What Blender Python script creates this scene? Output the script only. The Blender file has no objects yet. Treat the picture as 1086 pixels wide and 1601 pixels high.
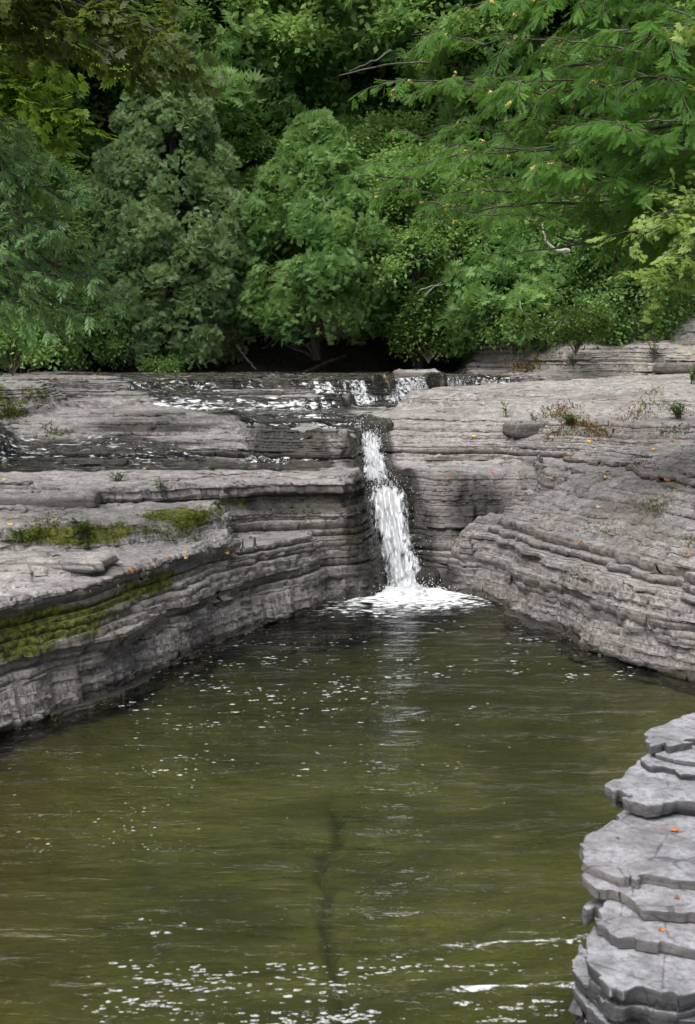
import bpy, math, random
import numpy as np
from mathutils import Vector, Matrix
rng = np.random.default_rng(7)
random.seed(7)
S = bpy.context.scene
COL = S.collection

# ------------------------------------------------------------------ camera geometry
CAM_H, PITCH, FPX = 2.2, math.radians(7.0), 2000.0
def ray(px, py):
    x = (px-543)/FPX; y = (800.5-py)/FPX
    c, s = math.cos(PITCH), math.sin(PITCH)
    return np.array([x, c+y*s, -s+y*c])
def atz(px, py, z):
    d = ray(px, py); t = (z-CAM_H)/d[2]
    return np.array([d[0]*t, d[1]*t, z])
def atd(px, py, Y):
    d = ray(px, py); t = Y/d[1]
    return np.array([d[0]*t, Y, CAM_H+d[2]*t])

cam = bpy.data.cameras.new('camera'); camo = bpy.data.objects.new('camera', cam)
COL.objects.link(camo); S.camera = camo
camo.location = (0, 0, CAM_H); camo.rotation_euler = (math.pi/2-PITCH, 0, 0)
cam.sensor_fit = 'VERTICAL'; cam.sensor_height = 36; cam.lens = 36*FPX/1601
cam.clip_start = 0.1; cam.clip_end = 3000
cam.dof.use_dof = True; cam.dof.focus_distance = 11.5; cam.dof.aperture_fstop = 5.6

# ------------------------------------------------------------------ noise
def _h(ix, iy, iz, seed):
    n = (ix.astype(np.uint32)*np.uint32(374761393) + iy.astype(np.uint32)*np.uint32(668265263)
         + iz.astype(np.uint32)*np.uint32(2246822519) + np.uint32((seed*3266489917) & 0xffffffff))
    n = (n ^ (n >> np.uint32(15)))*np.uint32(2246822519)
    n = (n ^ (n >> np.uint32(13)))*np.uint32(3266489917)
    n = n ^ (n >> np.uint32(16))
    return n.astype(np.float64)/4294967296.0
def vn(x, y, z=0.0, seed=0):
    x = np.asarray(x, float); y = np.asarray(y, float); z = np.broadcast_to(np.asarray(z, float), x.shape)
    fx, fy, fz = np.floor(x), np.floor(y), np.floor(z)
    ix, iy, iz = fx.astype(np.int64), fy.astype(np.int64), fz.astype(np.int64)
    u, v, w = x-fx, y-fy, z-fz
    u = u*u*(3-2*u); v = v*v*(3-2*v); w = w*w*(3-2*w)
    r = 0
    for a in (0, 1):
        for b in (0, 1):
            for c in (0, 1):
                wt = (u if a else 1-u)*(v if b else 1-v)*(w if c else 1-w)
                r = r + wt*_h(ix+a, iy+b, iz+c, seed)
    return r*2-1
def fbm(x, y, z=0.0, seed=0, o=3, g=0.5):
    r, a, f, t = 0, 1.0, 1.0, 0
    for i in range(o):
        r = r + a*vn(np.asarray(x)*f, np.asarray(y)*f, np.asarray(z)*f, seed+i*17); t += a; a *= g; f *= 2.03
    return r/t
def cell(x, y, seed=0):
    """value of the nearest jittered cell point: angular blocks"""
    x = np.asarray(x, float); y = np.asarray(y, float)
    ix, iy = np.floor(x).astype(np.int64), np.floor(y).astype(np.int64)
    best = np.full(x.shape, 9e9); val = np.zeros(x.shape); z0 = np.zeros_like(ix)
    for a in (-1, 0, 1):
        for b in (-1, 0, 1):
            jx, jy = ix+a, iy+b
            px = jx+_h(jx, jy, z0, seed+1); py = jy+_h(jx, jy, z0, seed+2)
            d = (px-x)**2+(py-y)**2
            m = d < best
            best = np.where(m, d, best); val = np.where(m, _h(jx, jy, z0, seed+3), val)
    return val*2-1
def sstep(a, b, x):
    t = np.clip((np.asarray(x)-a)/(b-a), 0, 1); return t*t*(3-2*t)

# ------------------------------------------------------------------ mesh helpers
def make_mesh(name, verts, faces_by_size, mat, attrs=None, smooth=False, parent=None, fattrs=None):
    """faces_by_size: list of (m,k) int arrays"""
    me = bpy.data.meshes.new(name)
    verts = np.asarray(verts, np.float32)
    fs = [np.asarray(f, np.int32) for f in faces_by_size if len(f)]
    loops = np.concatenate([f.ravel() for f in fs]); tot = np.concatenate([np.full(len(f), f.shape[1], np.int32) for f in fs])
    start = np.concatenate([[0], np.cumsum(tot)[:-1]]).astype(np.int32)
    me.vertices.add(len(verts)); me.vertices.foreach_set('co', verts.ravel())
    me.loops.add(len(loops)); me.loops.foreach_set('vertex_index', loops)
    me.polygons.add(len(tot)); me.polygons.foreach_set('loop_start', start); me.polygons.foreach_set('loop_total', tot)
    if smooth: me.polygons.foreach_set('use_smooth', np.ones(len(tot), bool))
    me.update(calc_edges=True); me.validate()
    for k, v in (attrs or {}).items():
        v = np.asarray(v, np.float32)
        if v.ndim == 1:
            a = me.attributes.new(k, 'FLOAT', 'POINT'); a.data.foreach_set('value', v)
        else:
            a = me.attributes.new(k, 'FLOAT_VECTOR', 'POINT'); a.data.foreach_set('vector', v.ravel())
    if mat: me.materials.append(mat)
    o = bpy.data.objects.new(name, me); COL.objects.link(o)
    if parent is not None: o.parent = parent
    return o
def tag(o, label=None, cat=None, group=None, kind=None):
    if label: o['label'] = label
    if cat: o['category'] = cat
    if group: o['group'] = group
    if kind: o['kind'] = kind
    return o
def empty(name, loc=(0, 0, 0)):
    e = bpy.data.objects.new(name, None); COL.objects.link(e); e.location = [float(v) for v in loc]
    e.empty_display_size = .1
    return e
class Acc:
    def __init__(s): s.v = []; s.f = {}; s.t = []; s.n = 0
    def add(s, v, f, tint=0.5):
        v = np.asarray(v, float); f = np.asarray(f, int)
        if not len(v): return
        s.v.append(v); s.f.setdefault(f.shape[1], []).append(f+s.n); s.n += len(v)
        s.t.append(np.broadcast_to(np.asarray(tint, float), (len(v),)))
    def build(s, name, mat, parent=None, smooth=False, off=(0, 0, 0)):
        return make_mesh(name, np.concatenate(s.v)-np.asarray(off), [np.concatenate(x) for x in s.f.values()], mat,
                         {'tint': np.concatenate(s.t)}, smooth, parent)
def tube(acc, pts, r0, r1, n=6, tint=.5, rough=0.0):
    pts = np.asarray(pts, float); m = len(pts)
    tan = np.gradient(pts, axis=0); tan /= np.linalg.norm(tan, axis=1)[:, None]+1e-9
    up = np.array([.31, .22, .92]); a = np.cross(tan, up); a /= np.linalg.norm(a, axis=1)[:, None]+1e-9
    b = np.cross(tan, a)
    rr = np.linspace(r0, r1, m)
    ang = np.arange(n)*2*math.pi/n
    ring = rr[:, None, None]*(np.cos(ang)[None, :, None]*a[:, None]+np.sin(ang)[None, :, None]*b[:, None])
    if rough: ring = ring*(1+rough*rng.uniform(-1, 1, (m, n, 1)))
    v = (pts[:, None]+ring).reshape(-1, 3)
    i = np.arange(m-1)[:, None]*n; j = np.arange(n)[None]
    f = np.stack([i+j, i+(j+1) % n, i+n+(j+1) % n, i+n+j], -1).reshape(-1, 4)
    acc.add(v, f, tint)
    tip = np.array([pts[-1]+tan[-1]*r1]); base = (m-1)*n
    acc.add(np.concatenate([v[base:], tip]), [[k, (k+1) % n, n] for k in range(n)], tint)
def bez(p0, p1, p2, n=10, wob=0.0):
    t = np.linspace(0, 1, n)[:, None]
    p = (1-t)**2*np.asarray(p0)+2*t*(1-t)*np.asarray(p1)+t*t*np.asarray(p2)
    if wob:
        w = rng.normal(0, wob, p.shape); w[0] = 0; p = p+w
    return p
def unit(v): return v/(np.linalg.norm(v, axis=-1, keepdims=True)+1e-9)
def inst(acc, tv, tf, pos, d, nrm, scale, tint):
    """template (K,3): x along d, y side, z normal"""
    d = unit(d); s = unit(np.cross(nrm, d)); n = np.cross(d, s)
    sc = np.asarray(scale)[:, None, None]
    v = pos[:, None]+sc*(tv[None, :, 0:1]*d[:, None]+tv[None, :, 1:2]*s[:, None]+tv[None, :, 2:3]*n[:, None])
    K = len(tv); N = len(pos)
    f = (np.arange(N)[:, None, None]*K+tf[None]).reshape(-1, tf.shape[1])
    acc.add(v.reshape(-1, 3), f, np.repeat(tint, K))

# ------------------------------------------------------------------ materials
class NT:
    def __init__(s, name):
        s.m = bpy.data.materials.new(name); s.m.use_nodes = True
        s.t = s.m.node_tree; s.t.nodes.clear(); s.o = s.n('ShaderNodeOutputMaterial')
    def n(s, typ, **kw):
        x = s.t.nodes.new(typ)
        for k, v in kw.items():
            if k in ('ins',):
                for a, b in v.items():
                    if hasattr(b, 'is_linked') or isinstance(b, bpy.types.NodeSocket): s.t.links.new(b, x.inputs[a])
                    else: x.inputs[a].default_value = b
            else: setattr(x, k, v)
        return x
    def mix(s, f, a, b, blend='MIX'):
        x = s.n('ShaderNodeMix', data_type='RGBA', blend_type=blend)
        for i, v in ((0, f), (6, a), (7, b)):
            if isinstance(v, bpy.types.NodeSocket): s.t.links.new(v, x.inputs[i])
            else: x.inputs[i].default_value = v if i == 0 else (tuple(v)+(1,) if len(v) == 3 else v)
        return x.outputs[2]
    def math(s, op, a, b=None, c=None, clamp=False):
        x = s.n('ShaderNodeMath', operation=op); x.use_clamp = clamp
        for i, v in enumerate((a, b, c)):
            if v is None: continue
            if isinstance(v, bpy.types.NodeSocket): s.t.links.new(v, x.inputs[i])
            else: x.inputs[i].default_value = v
        return x.outputs[0]
    def ramp(s, v, a, b, c=0.0, d=1.0):
        x = s.n('ShaderNodeMapRange', interpolation_type='SMOOTHSTEP')
        s.t.links.new(v, x.inputs[0])
        for i, q in enumerate((a, b, c, d)): x.inputs[i+1].default_value = q
        return x.outputs[0]
    def noise(s, vec, scale, detail=4, rough=.55, dist=0.0):
        x = s.n('ShaderNodeTexNoise'); s.t.links.new(vec, x.inputs['Vector'])
        x.inputs['Scale'].default_value = scale; x.inputs['Detail'].default_value = detail
        x.inputs['Roughness'].default_value = rough; x.inputs['Distortion'].default_value = dist
        return x.outputs[0]
    def map(s, vec, scale):
        x = s.n('ShaderNodeMapping'); s.t.links.new(vec, x.inputs[0]); x.inputs['Scale'].default_value = scale
        return x.outputs[0]
    def pos(s): return s.n('ShaderNodeNewGeometry').outputs['Position']
    def attr(s, name):
        x = s.n('ShaderNodeAttribute'); x.attribute_name = name; return x.outputs['Fac']
    def out(s, sh): s.t.links.new(sh, s.o.inputs[0]); return s.m
    def bump(s, h, strength, dist, nrm=None):
        x = s.n('ShaderNodeBump'); s.t.links.new(h, x.inputs['Height'])
        x.inputs['Strength'].default_value = strength; x.inputs['Distance'].default_value = dist
        if nrm is not None: s.t.links.new(nrm, x.inputs['Normal'])
        return x.outputs[0]

def rock_material(name, light=1.0, use_attr=True, sc=1.0, riser_shade=1.0, bd=1.0, cool=(1.0, .985, .965)):
    k = NT(name); p = k.pos(); g = k.n('ShaderNodeNewGeometry')
    nz = k.n('ShaderNodeSeparateXYZ', ins={0: g.outputs['Normal']}).outputs[2]
    pz = k.n('ShaderNodeSeparateXYZ', ins={0: p}).outputs[2]
    strat = k.noise(k.map(p, (1.2, 1.2, 38)), 1.0, 4, .6)
    strat2 = k.noise(k.map(p, (3, 3, 130)), 1.0, 2, .6)
    blot = k.noise(p, 1.7*sc, 6, .62)
    fine = k.noise(p, 42*sc, 5, .7)
    mid = k.noise(p, 9*sc, 5, .65)
    L = light
    c = k.mix(k.ramp(strat, .3, .72), tuple(v*L*riser_shade for v in (.085, .079, .077)), tuple(v*L*riser_shade for v in (.30, .28, .272)))  # side faces darkened: shade on ledge fronts put into the colour
    c = k.mix(k.math('MULTIPLY', k.ramp(blot, .42, .68), .6), c, (.26*L, .225*L, .19*L))
    c = k.mix(k.math('MULTIPLY', k.ramp(strat2, .5, .75), .45), c, (.10*L, .09*L, .088*L))
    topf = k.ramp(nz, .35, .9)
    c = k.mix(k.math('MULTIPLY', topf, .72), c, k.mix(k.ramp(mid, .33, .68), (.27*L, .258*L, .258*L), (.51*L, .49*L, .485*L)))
    c = k.mix(k.ramp(fine, .44, .66, 0, .55), c, (.085*L, .078*L, .075*L))
    c = k.mix(k.ramp(mid, .62, .8, 0, .55), c, (.07*L, .063*L, .058*L))
    c = k.mix(k.ramp(k.noise(k.map(p, (.8, 1.0, 3)), 1.0, 6, .68), .47, .66, 0, .62), c, (.125*L, .108*L, .098*L))
    # hairline cracks
    vo = k.n('ShaderNodeTexVoronoi', feature='DISTANCE_TO_EDGE'); k.t.links.new(k.map(p, (2.2, 3.4, 5)), vo.inputs['Vector']); vo.inputs['Scale'].default_value = 1.6*sc
    dist = k.math('ADD', vo.outputs[0], k.math('MULTIPLY', k.math('SUBTRACT', mid, .5), .10))
    crack = k.ramp(dist, .0, .016, 1, 0)
    c = k.mix(k.math('MULTIPLY', crack, .55), c, (.04, .036, .034))
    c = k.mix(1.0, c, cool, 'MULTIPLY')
    rough = .82
    if use_attr:
        wet = k.ramp(k.math('ADD', k.attr('wet'), k.math('MULTIPLY', k.math('SUBTRACT', mid, .5), .5)), .3, .7)  # wetness, plus the painted shade of the cleft and hump
        c = k.mix(wet, c, k.mix(.88, c, k.mix(k.ramp(blot, .4, .65), (.016, .014, .012), (.045, .040, .028))))  # also darkens the cleft where shade is painted in
        pale = k.math('MULTIPLY', k.ramp(k.noise(k.map(p, (5, 5, .7)), 1.0, 4, .6), .54, .66), k.attr('stain'))
        c = k.mix(pale, c, (.36, .31, .22))
        m = k.math('ADD', k.attr('moss'), k.math('MULTIPLY', k.math('SUBTRACT', k.noise(p, 6, 6, .72), .5), 2.4))
        mossf = k.ramp(m, .62, .95)
        c = k.mix(mossf, c, k.mix(k.ramp(k.noise(p, 25, 4, .7), .35, .68), (.038, .044, .010), (.170, .180, .026)))
        l = k.math('ADD', k.attr('lichen'), k.math('MULTIPLY', k.math('SUBTRACT', k.noise(p, 7, 6, .75), .5), 2.2))
        c = k.mix(k.ramp(l, .7, .95), c, k.mix(k.ramp(fine, .4, .6), (.13, .075, .02), (.20, .13, .035)))
        rr = k.n('ShaderNodeMapRange'); k.t.links.new(wet, rr.inputs[0]); rr.inputs[3].default_value = .85; rr.inputs[4].default_value = .22
        rough = rr.outputs[0]
    b = k.bump(k.noise(p, 11*sc, 8, .72), .9, .03*bd)
    b = k.bump(k.noise(k.map(p, (6, 6, 60)), 1.0, 5, .65), .55, .02*bd, b)
    b = k.bump(fine, .5, .008, b)
    b = k.bump(crack, -.6, .01, b) if False else b
    bs = k.n('ShaderNodeBsdfPrincipled', ins={'Base Color': c, 'Roughness': rough, 'Normal': b})
    bs.inputs['Specular IOR Level'].default_value = .35
    return k.out(bs.outputs[0])

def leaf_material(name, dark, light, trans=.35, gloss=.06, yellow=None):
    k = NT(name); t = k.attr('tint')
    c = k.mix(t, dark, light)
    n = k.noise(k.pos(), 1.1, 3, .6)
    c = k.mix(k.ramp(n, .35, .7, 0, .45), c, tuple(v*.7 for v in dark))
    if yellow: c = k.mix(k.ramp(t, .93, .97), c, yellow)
    d = k.n('ShaderNodeBsdfDiffuse', ins={'Color': c})
    tr = k.n('ShaderNodeBsdfTranslucent', ins={'Color': k.mix(.35, c, (.22, .32, .03))})
    m = k.n('ShaderNodeMixShader', ins={0: trans, 1: d.outputs[0], 2: tr.outputs[0]})
    gl = k.n('ShaderNodeBsdfGlossy', ins={'Roughness': .42, 'Color': (.8, .85, .85, 1)})
    m2 = k.n('ShaderNodeMixShader', ins={0: gloss, 1: m.outputs[0], 2: gl.outputs[0]})
    return k.out(m2.outputs[0])
def bark_material(name, a, b):
    k = NT(name); p = k.pos()
    n = k.noise(k.map(p, (14, 14, 3)), 1.0, 5, .65)
    c = k.mix(k.ramp(n, .3, .7), a, b)
    bs = k.n('ShaderNodeBsdfPrincipled', ins={'Base Color': c, 'Roughness': .9, 'Normal': k.bump(n, .6, .02)})
    return k.out(bs.outputs[0])
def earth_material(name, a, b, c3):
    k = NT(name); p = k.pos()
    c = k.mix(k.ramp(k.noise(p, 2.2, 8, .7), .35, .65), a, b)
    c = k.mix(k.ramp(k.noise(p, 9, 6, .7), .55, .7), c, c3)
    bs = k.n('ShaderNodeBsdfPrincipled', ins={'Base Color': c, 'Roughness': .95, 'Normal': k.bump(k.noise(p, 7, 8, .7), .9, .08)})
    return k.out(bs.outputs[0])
def simple(name, a, b, scale=30, rough=.7):
    k = NT(name); p = k.pos()
    c = k.mix(k.ramp(k.noise(p, scale, 4, .6), .35, .65), a, b)
    bs = k.n('ShaderNodeBsdfPrincipled', ins={'Base Color': c, 'Roughness': rough})
    return k.out(bs.outputs[0])

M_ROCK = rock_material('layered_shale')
M_NEAR = rock_material('pale_near_shale', 1.15, True, 1.0, .42, .8, (.86, .90, .98))  # side faces far darker: shade of the slab fronts put into the colour
M_CED = leaf_material('cedar_foliage', (0.130, 0.270, 0.086), (0.369, 0.568, 0.195), .55, .012)  # red and blue raised: distance haze put into the leaf colour
M_CEDL = leaf_material('light_cedar_foliage', (0.193, 0.297, 0.139), (0.405, 0.557, 0.266), .55, .01)  # haze mixed into the colour here too
M_CEDN = leaf_material('near_cedar_foliage', (0.054, 0.161, 0.025), (0.202, 0.403, 0.075), .55, .012)
M_MAP = leaf_material('maple_foliage', (0.147, 0.289, 0.079), (0.389, 0.578, 0.184), .55, .012)  # greyed green: haze put into the colour
M_YEL = leaf_material('yellow_green_foliage', (0.144, 0.254, 0.027), (0.372, 0.507, 0.068), .55, .012)
M_BLU = leaf_material('blue_green_leaf', (0.097, 0.218, 0.071), (0.308, 0.518, 0.194), .55, .03)
M_DRK = leaf_material('dark_leaf', (0.051, 0.088, 0.017), (0.169, 0.220, 0.047), .55, .02)
M_LIT = leaf_material('sunlit_leaf', (.20, .32, .05), (.40, .52, .14), .5, .03)  # paler leaf colour with the sunlight painted in
M_FERN = leaf_material('fern_leaf', (.045, .10, .015), (.14, .22, .04), .4, .03)
M_CONE = simple('cedar_cone', (.26, .20, .05), (.46, .37, .10))
M_BARK = bark_material('bark', (.022, .018, .014), (.075, .062, .05))
M_TWIG = bark_material('grey_twig', (.05, .042, .035), (.16, .14, .12))
M_DEAD = bark_material('bleached_wood', (.30, .28, .25), (.55, .52, .48))
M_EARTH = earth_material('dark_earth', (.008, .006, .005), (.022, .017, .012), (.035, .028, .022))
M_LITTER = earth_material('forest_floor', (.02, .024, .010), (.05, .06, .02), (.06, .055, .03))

# ------------------------------------------------------------------ terrain height plan
def sdf(poly, X, Y):
    """signed distance, negative inside"""
    P = np.asarray(poly, float); n = len(P)
    d = np.full(X.shape, 1e9); ins = np.zeros(X.shape, bool)
    for i in range(n):
        a = P[i]; b = P[(i+1) % n]; e = b-a
        wx, wy = X-a[0], Y-a[1]
        t = np.clip((wx*e[0]+wy*e[1])/(e@e), 0, 1)
        d = np.minimum(d, (wx-t*e[0])**2+(wy-t*e[1])**2)
        if abs(b[1]-a[1]) > 1e-12:
            c = ((a[1] <= Y) != (b[1] <= Y)) & (X < a[0]+(Y-a[1])/(b[1]-a[1])*e[0])
            ins ^= c
    d = np.sqrt(d)
    return np.where(ins, -d, d)
# (rim polygon, rim height, wall slope, inside slope)
BENCH = [
 # left bank
 ([(-9,4.6),(-4,5.5),(-2.75,6.55),(-2.15,7.4),(-1.72,8.1),(-1.42,8.95),(-1.16,9.9),(-1.0,10.15),(-1.05,10.8),(-1.0,13.6),(-9,13.6)], .74, 4.5, .02),
 ([(-2,9),(-1.42,9.2),(-1.12,9.95),(-.6,10.72),(-.33,11.1),(-.2,11.6),(-.2,13),(-2,13)], .61, 5, .03),
 ([(-9,7.6),(-2.9,8.25),(-1.78,8.42),(-1.72,8.95),(-2.1,9.3),(-9,9.4)], .80, 5, .01),
 ([(-9,8.6),(-2.7,9.2),(-1.9,9.62),(-1.38,9.95),(-1.14,10.4),(-1.12,11.3),(-9,11.6)], .97, 3.2, .02),
 ([(-9,10.6),(-3,10.75),(-2.0,10.9),(-1.2,11.25),(-.6,11.55),(-.1,11.62),(.10,11.8),(.13,12.3),(.12,13.2),(.1,14),(-9,14)], 1.07, 4.5, .012),
 ([(-1.0,13.25),(-.45,13.05),(.16,13.1),(.2,14.0),(.0,14.5),(-.6,14.7),(-1.3,14.4)], 1.39, 3.5, .03),
 ([(-2.0,13.9),(-1.2,13.6),(-.5,13.6),(-.3,14.7),(-2,14.9)], 1.30, .9, .05),
 ([(-9,14.0),(-2.9,14.1),(-2.1,14.0),(-1.55,14.15),(-1.4,14.9),(-2,15.4),(-9,16)], 1.56, .62, .05),
 ([(-9,13.4),(-4.3,13.8),(-3.75,14.6),(-3.8,16),(-4.4,17.5),(-9,19)], 1.86, .95, .08),
 # upper shelf
 ([(-9,15.2),(-1.8,15.3),(-1.0,15.6),(-.3,15.8),(.3,16.0),(.4,17.5),(1.0,19.6),(.2,28),(-9,28)], 1.47, 1.2, .01),
 ([(-9,16.3),(-2.5,16.5),(-1.4,16.5),(-.6,16.6),(-.1,16.8),(.08,17.4),(.0,19.2),(0,28),(-9,28)], 1.63, 4, .01),
 ([(-9,17.2),(-3.6,17.6),(-2.6,18.3),(-1.9,17.9),(-1.2,18.2),(-.2,18.5),(.25,18.9),(.9,19.6),(1.5,20.7),(2.2,22),(3.4,22.6),(9,22.6),(9,30),(-9,30)], 1.84, 4.5, .002),
 ([(-9,16.9),(-2.2,17.2),(-1.0,17.5),(-.5,17.9),(-.4,19),(-9,19)], 1.72, 4, .01),
 # right bank
 ([(.98,11.9),(1.24,11.66),(1.48,11.25),(1.66,10.4),(1.92,9.6),(2.12,9.1),(2.45,8.65),(3.3,8.0),(9,7.2),(9,30),(4.5,30),(3.2,16),(2.6,13.6),(2.1,12.9),(1.65,12.35),(1.2,12.08)], .52, 5, None),
 ([(1.85,12.2),(2.05,11.85),(2.5,11.68),(3.2,11.62),(9,11.1),(9,14.5),(2.2,14.5)], 1.13, 6, .14),
 ([(.70,12.3),(.95,12.2),(1.3,12.35),(1.8,12.6),(2.1,13.2),(.75,13.2)], .22, 2.6, .2),
 ([(.68,12.95),(.92,12.78),(1.4,12.85),(2.0,12.85),(2.4,15),(.9,15),(.56,13.9)], 1.06, 2.5, .06),
 ([(.46,13.95),(.9,13.85),(1.5,13.9),(2.4,14),(2.4,15.5),(.6,15)], 1.26, 2.0, .08),
 ([(.28,15.1),(.62,14.55),(1.25,14.35),(1.9,14.2),(3,13.2),(9,13),(9,20),(1.2,19),(.7,17),(.45,15.9)], 1.50, .9, .10),
 ([(1.0,17.6),(1.6,17.0),(2.6,16.6),(4,15.6),(9,15),(9,24),(3.5,23),(2.2,20.5)], 1.72, 1.4, .06),
 ([(2.7,25.0),(3.3,24.3),(3.7,24.5),(4.3,23.7),(5.0,23.6),(5.4,22.9),(6.1,22.9),(10,21.5),(10,30),(2.8,30)], 2.35, 1.6, .15),
 ([(4.6,25.2),(5.2,24.4),(6.0,24.3),(6.5,23.6),(10,22.5),(10,30),(5,30)], 2.85, 1.8, .1),
]
STREAM = np.array([(.64,11.2,-.5),(.62,11.75,-.2),(.565,12.1,.10),(.485,12.45,.42),(.405,12.75,.80),(.345,13.0,.86),(.30,13.4,.90),(.27,13.75,1.12),(.26,14.2,1.28),(.16,14.7,1.38),(-.05,15.1,1.42),(-.5,15.4,1.44),(-1.3,15.6,1.5)])
SW = np.array([.36,.23,.19,.17,.19,.19,.11,.085,.09,.13,.22,.3,.25])
def stream_info(X, Y):
    best = np.full(X.shape, 1e9); fl = np.zeros(X.shape); hw = np.zeros(X.shape)
    for i in range(len(STREAM)-1):
        a, b = STREAM[i], STREAM[i+1]; e = b[:2]-a[:2]
        t = np.clip(((X-a[0])*e[0]+(Y-a[1])*e[1])/(e@e), 0, 1)
        d = np.hypot(X-a[0]-t*e[0], Y-a[1]-t*e[1]); m = d < best
        best = np.where(m, d, best); fl = np.where(m, a[2]+t*(b[2]-a[2]), fl); hw = np.where(m, SW[i]+t*(SW[i+1]-SW[i]), hw)
    return best, fl, hw
def Hfun(X, Y):
    wx = X+.06*vn(X*1.7, Y*1.7, 0, 5)+.025*vn(X*5, Y*5, 0, 6); wy = Y+.06*vn(X*1.7, Y*1.7, 9.5, 5)+.025*vn(X*5, Y*5, 4.5, 6)
    H = np.full(X.shape, -.9)
    for poly, z, ws, si in BENCH:
        d = sdf(poly, wx, wy); di = np.maximum(-d, 0)
        if si is None:
            ins = np.minimum(z+.45*(1-np.exp(-di/.5))+.24*di, 2.2+.02*di)
        else: ins = z+si*np.minimum(di, 6)
        rr = .22 if ws < 3 else .02; H = np.maximum(H, np.where(d > 0, z-ws*(np.sqrt(d*d+rr*rr)-rr), ins))
    H = H+.035*fbm(X*.9, Y*.9, 0, 21, 3)*sstep(-.2, .3, H)
    d, fl, hw = stream_info(X, Y)
    H = np.minimum(H, fl-.05+np.maximum(d-hw, 0)*3.2)
    return H

def px_poly(lst, z): return [tuple(atz(a, b, z)[:2]) for a, b in lst]
SLABS = [  # (top, bottom, plan outline): overlapping plates stepping up away from the pool edge
 (.622, .588, px_poly([(1002,1157),(1020,1140),(1050,1128),(1086,1113),(1400,1040),(1800,1130),(1700,1180),(1086,1158),(1055,1161),(1024,1172),(1007,1169)], .62)),
 (.590, .566, px_poly([(1012,1172),(1030,1150),(1100,1130),(1400,1060),(1800,1160),(1700,1230),(1090,1193),(1050,1187),(1022,1180)], .59)),
 (.568, .532, px_poly([(1002,1186),(1040,1160),(1110,1140),(1400,1080),(1800,1180),(1700,1260),(1090,1209),(1050,1206),(1018,1197)], .565)),
 (.535, .462, px_poly([(951,1228),(966,1217),(985,1199),(1020,1180),(1110,1150),(1400,1090),(1900,1250),(1800,1340),(1090,1250),(1060,1249),(1012,1257),(985,1250),(964,1238)], .535)),
 (.465, .428, px_poly([(914,1316),(930,1300),(962,1274),(1020,1240),(1120,1180),(1500,1130),(1950,1400),(1800,1500),(1090,1383),(1050,1379),(1012,1372),(992,1381),(965,1366),(945,1358),(922,1346)], .465)),
 (.430, .388, px_poly([(922,1370),(950,1340),(1030,1270),(1120,1220),(1500,1150),(2000,1500),(1900,1600),(1090,1433),(1040,1429),(1000,1424),(982,1411),(960,1396),(938,1389)], .43)),
 (.390, .345, px_poly([(920,1420),(940,1390),(1030,1300),(1120,1250),(1500,1200),(2000,1500),(1900,1650),(1090,1491),(1030,1476),(990,1468),(962,1470),(936,1441)], .39)),
 (.348, .245, px_poly([(899,1482),(905,1452),(924,1424),(1030,1330),(1120,1280),(1600,1250),(2100,1600),(1900,1760),(1100,1545),(1036,1563),(1004,1545),(970,1554),(934,1530),(903,1500)], .345)),
 (.248, .14, px_poly([(896,1515),(905,1470),(1000,1380),(1120,1300),(1600,1280),(2200,1700),(2000,1900),(1100,1600),(1050,1597),(1000,1580),(976,1562),(955,1572),(912,1532)], .245)),
 (.142, -.02, px_poly([(895,1545),(910,1490),(1000,1400),(1150,1330),(1700,1320),(2400,1800),(2200,2100),(1100,1720),(1000,1650),(945,1600),(905,1566)], .14)),
 (-.015, -.5, px_poly([(900,1560),(920,1500),(1000,1400),(1150,1330),(1700,1320),(2500,1900),(2200,2100),(1100,1740),(980,1650),(930,1600)], 0)),
]
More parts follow.
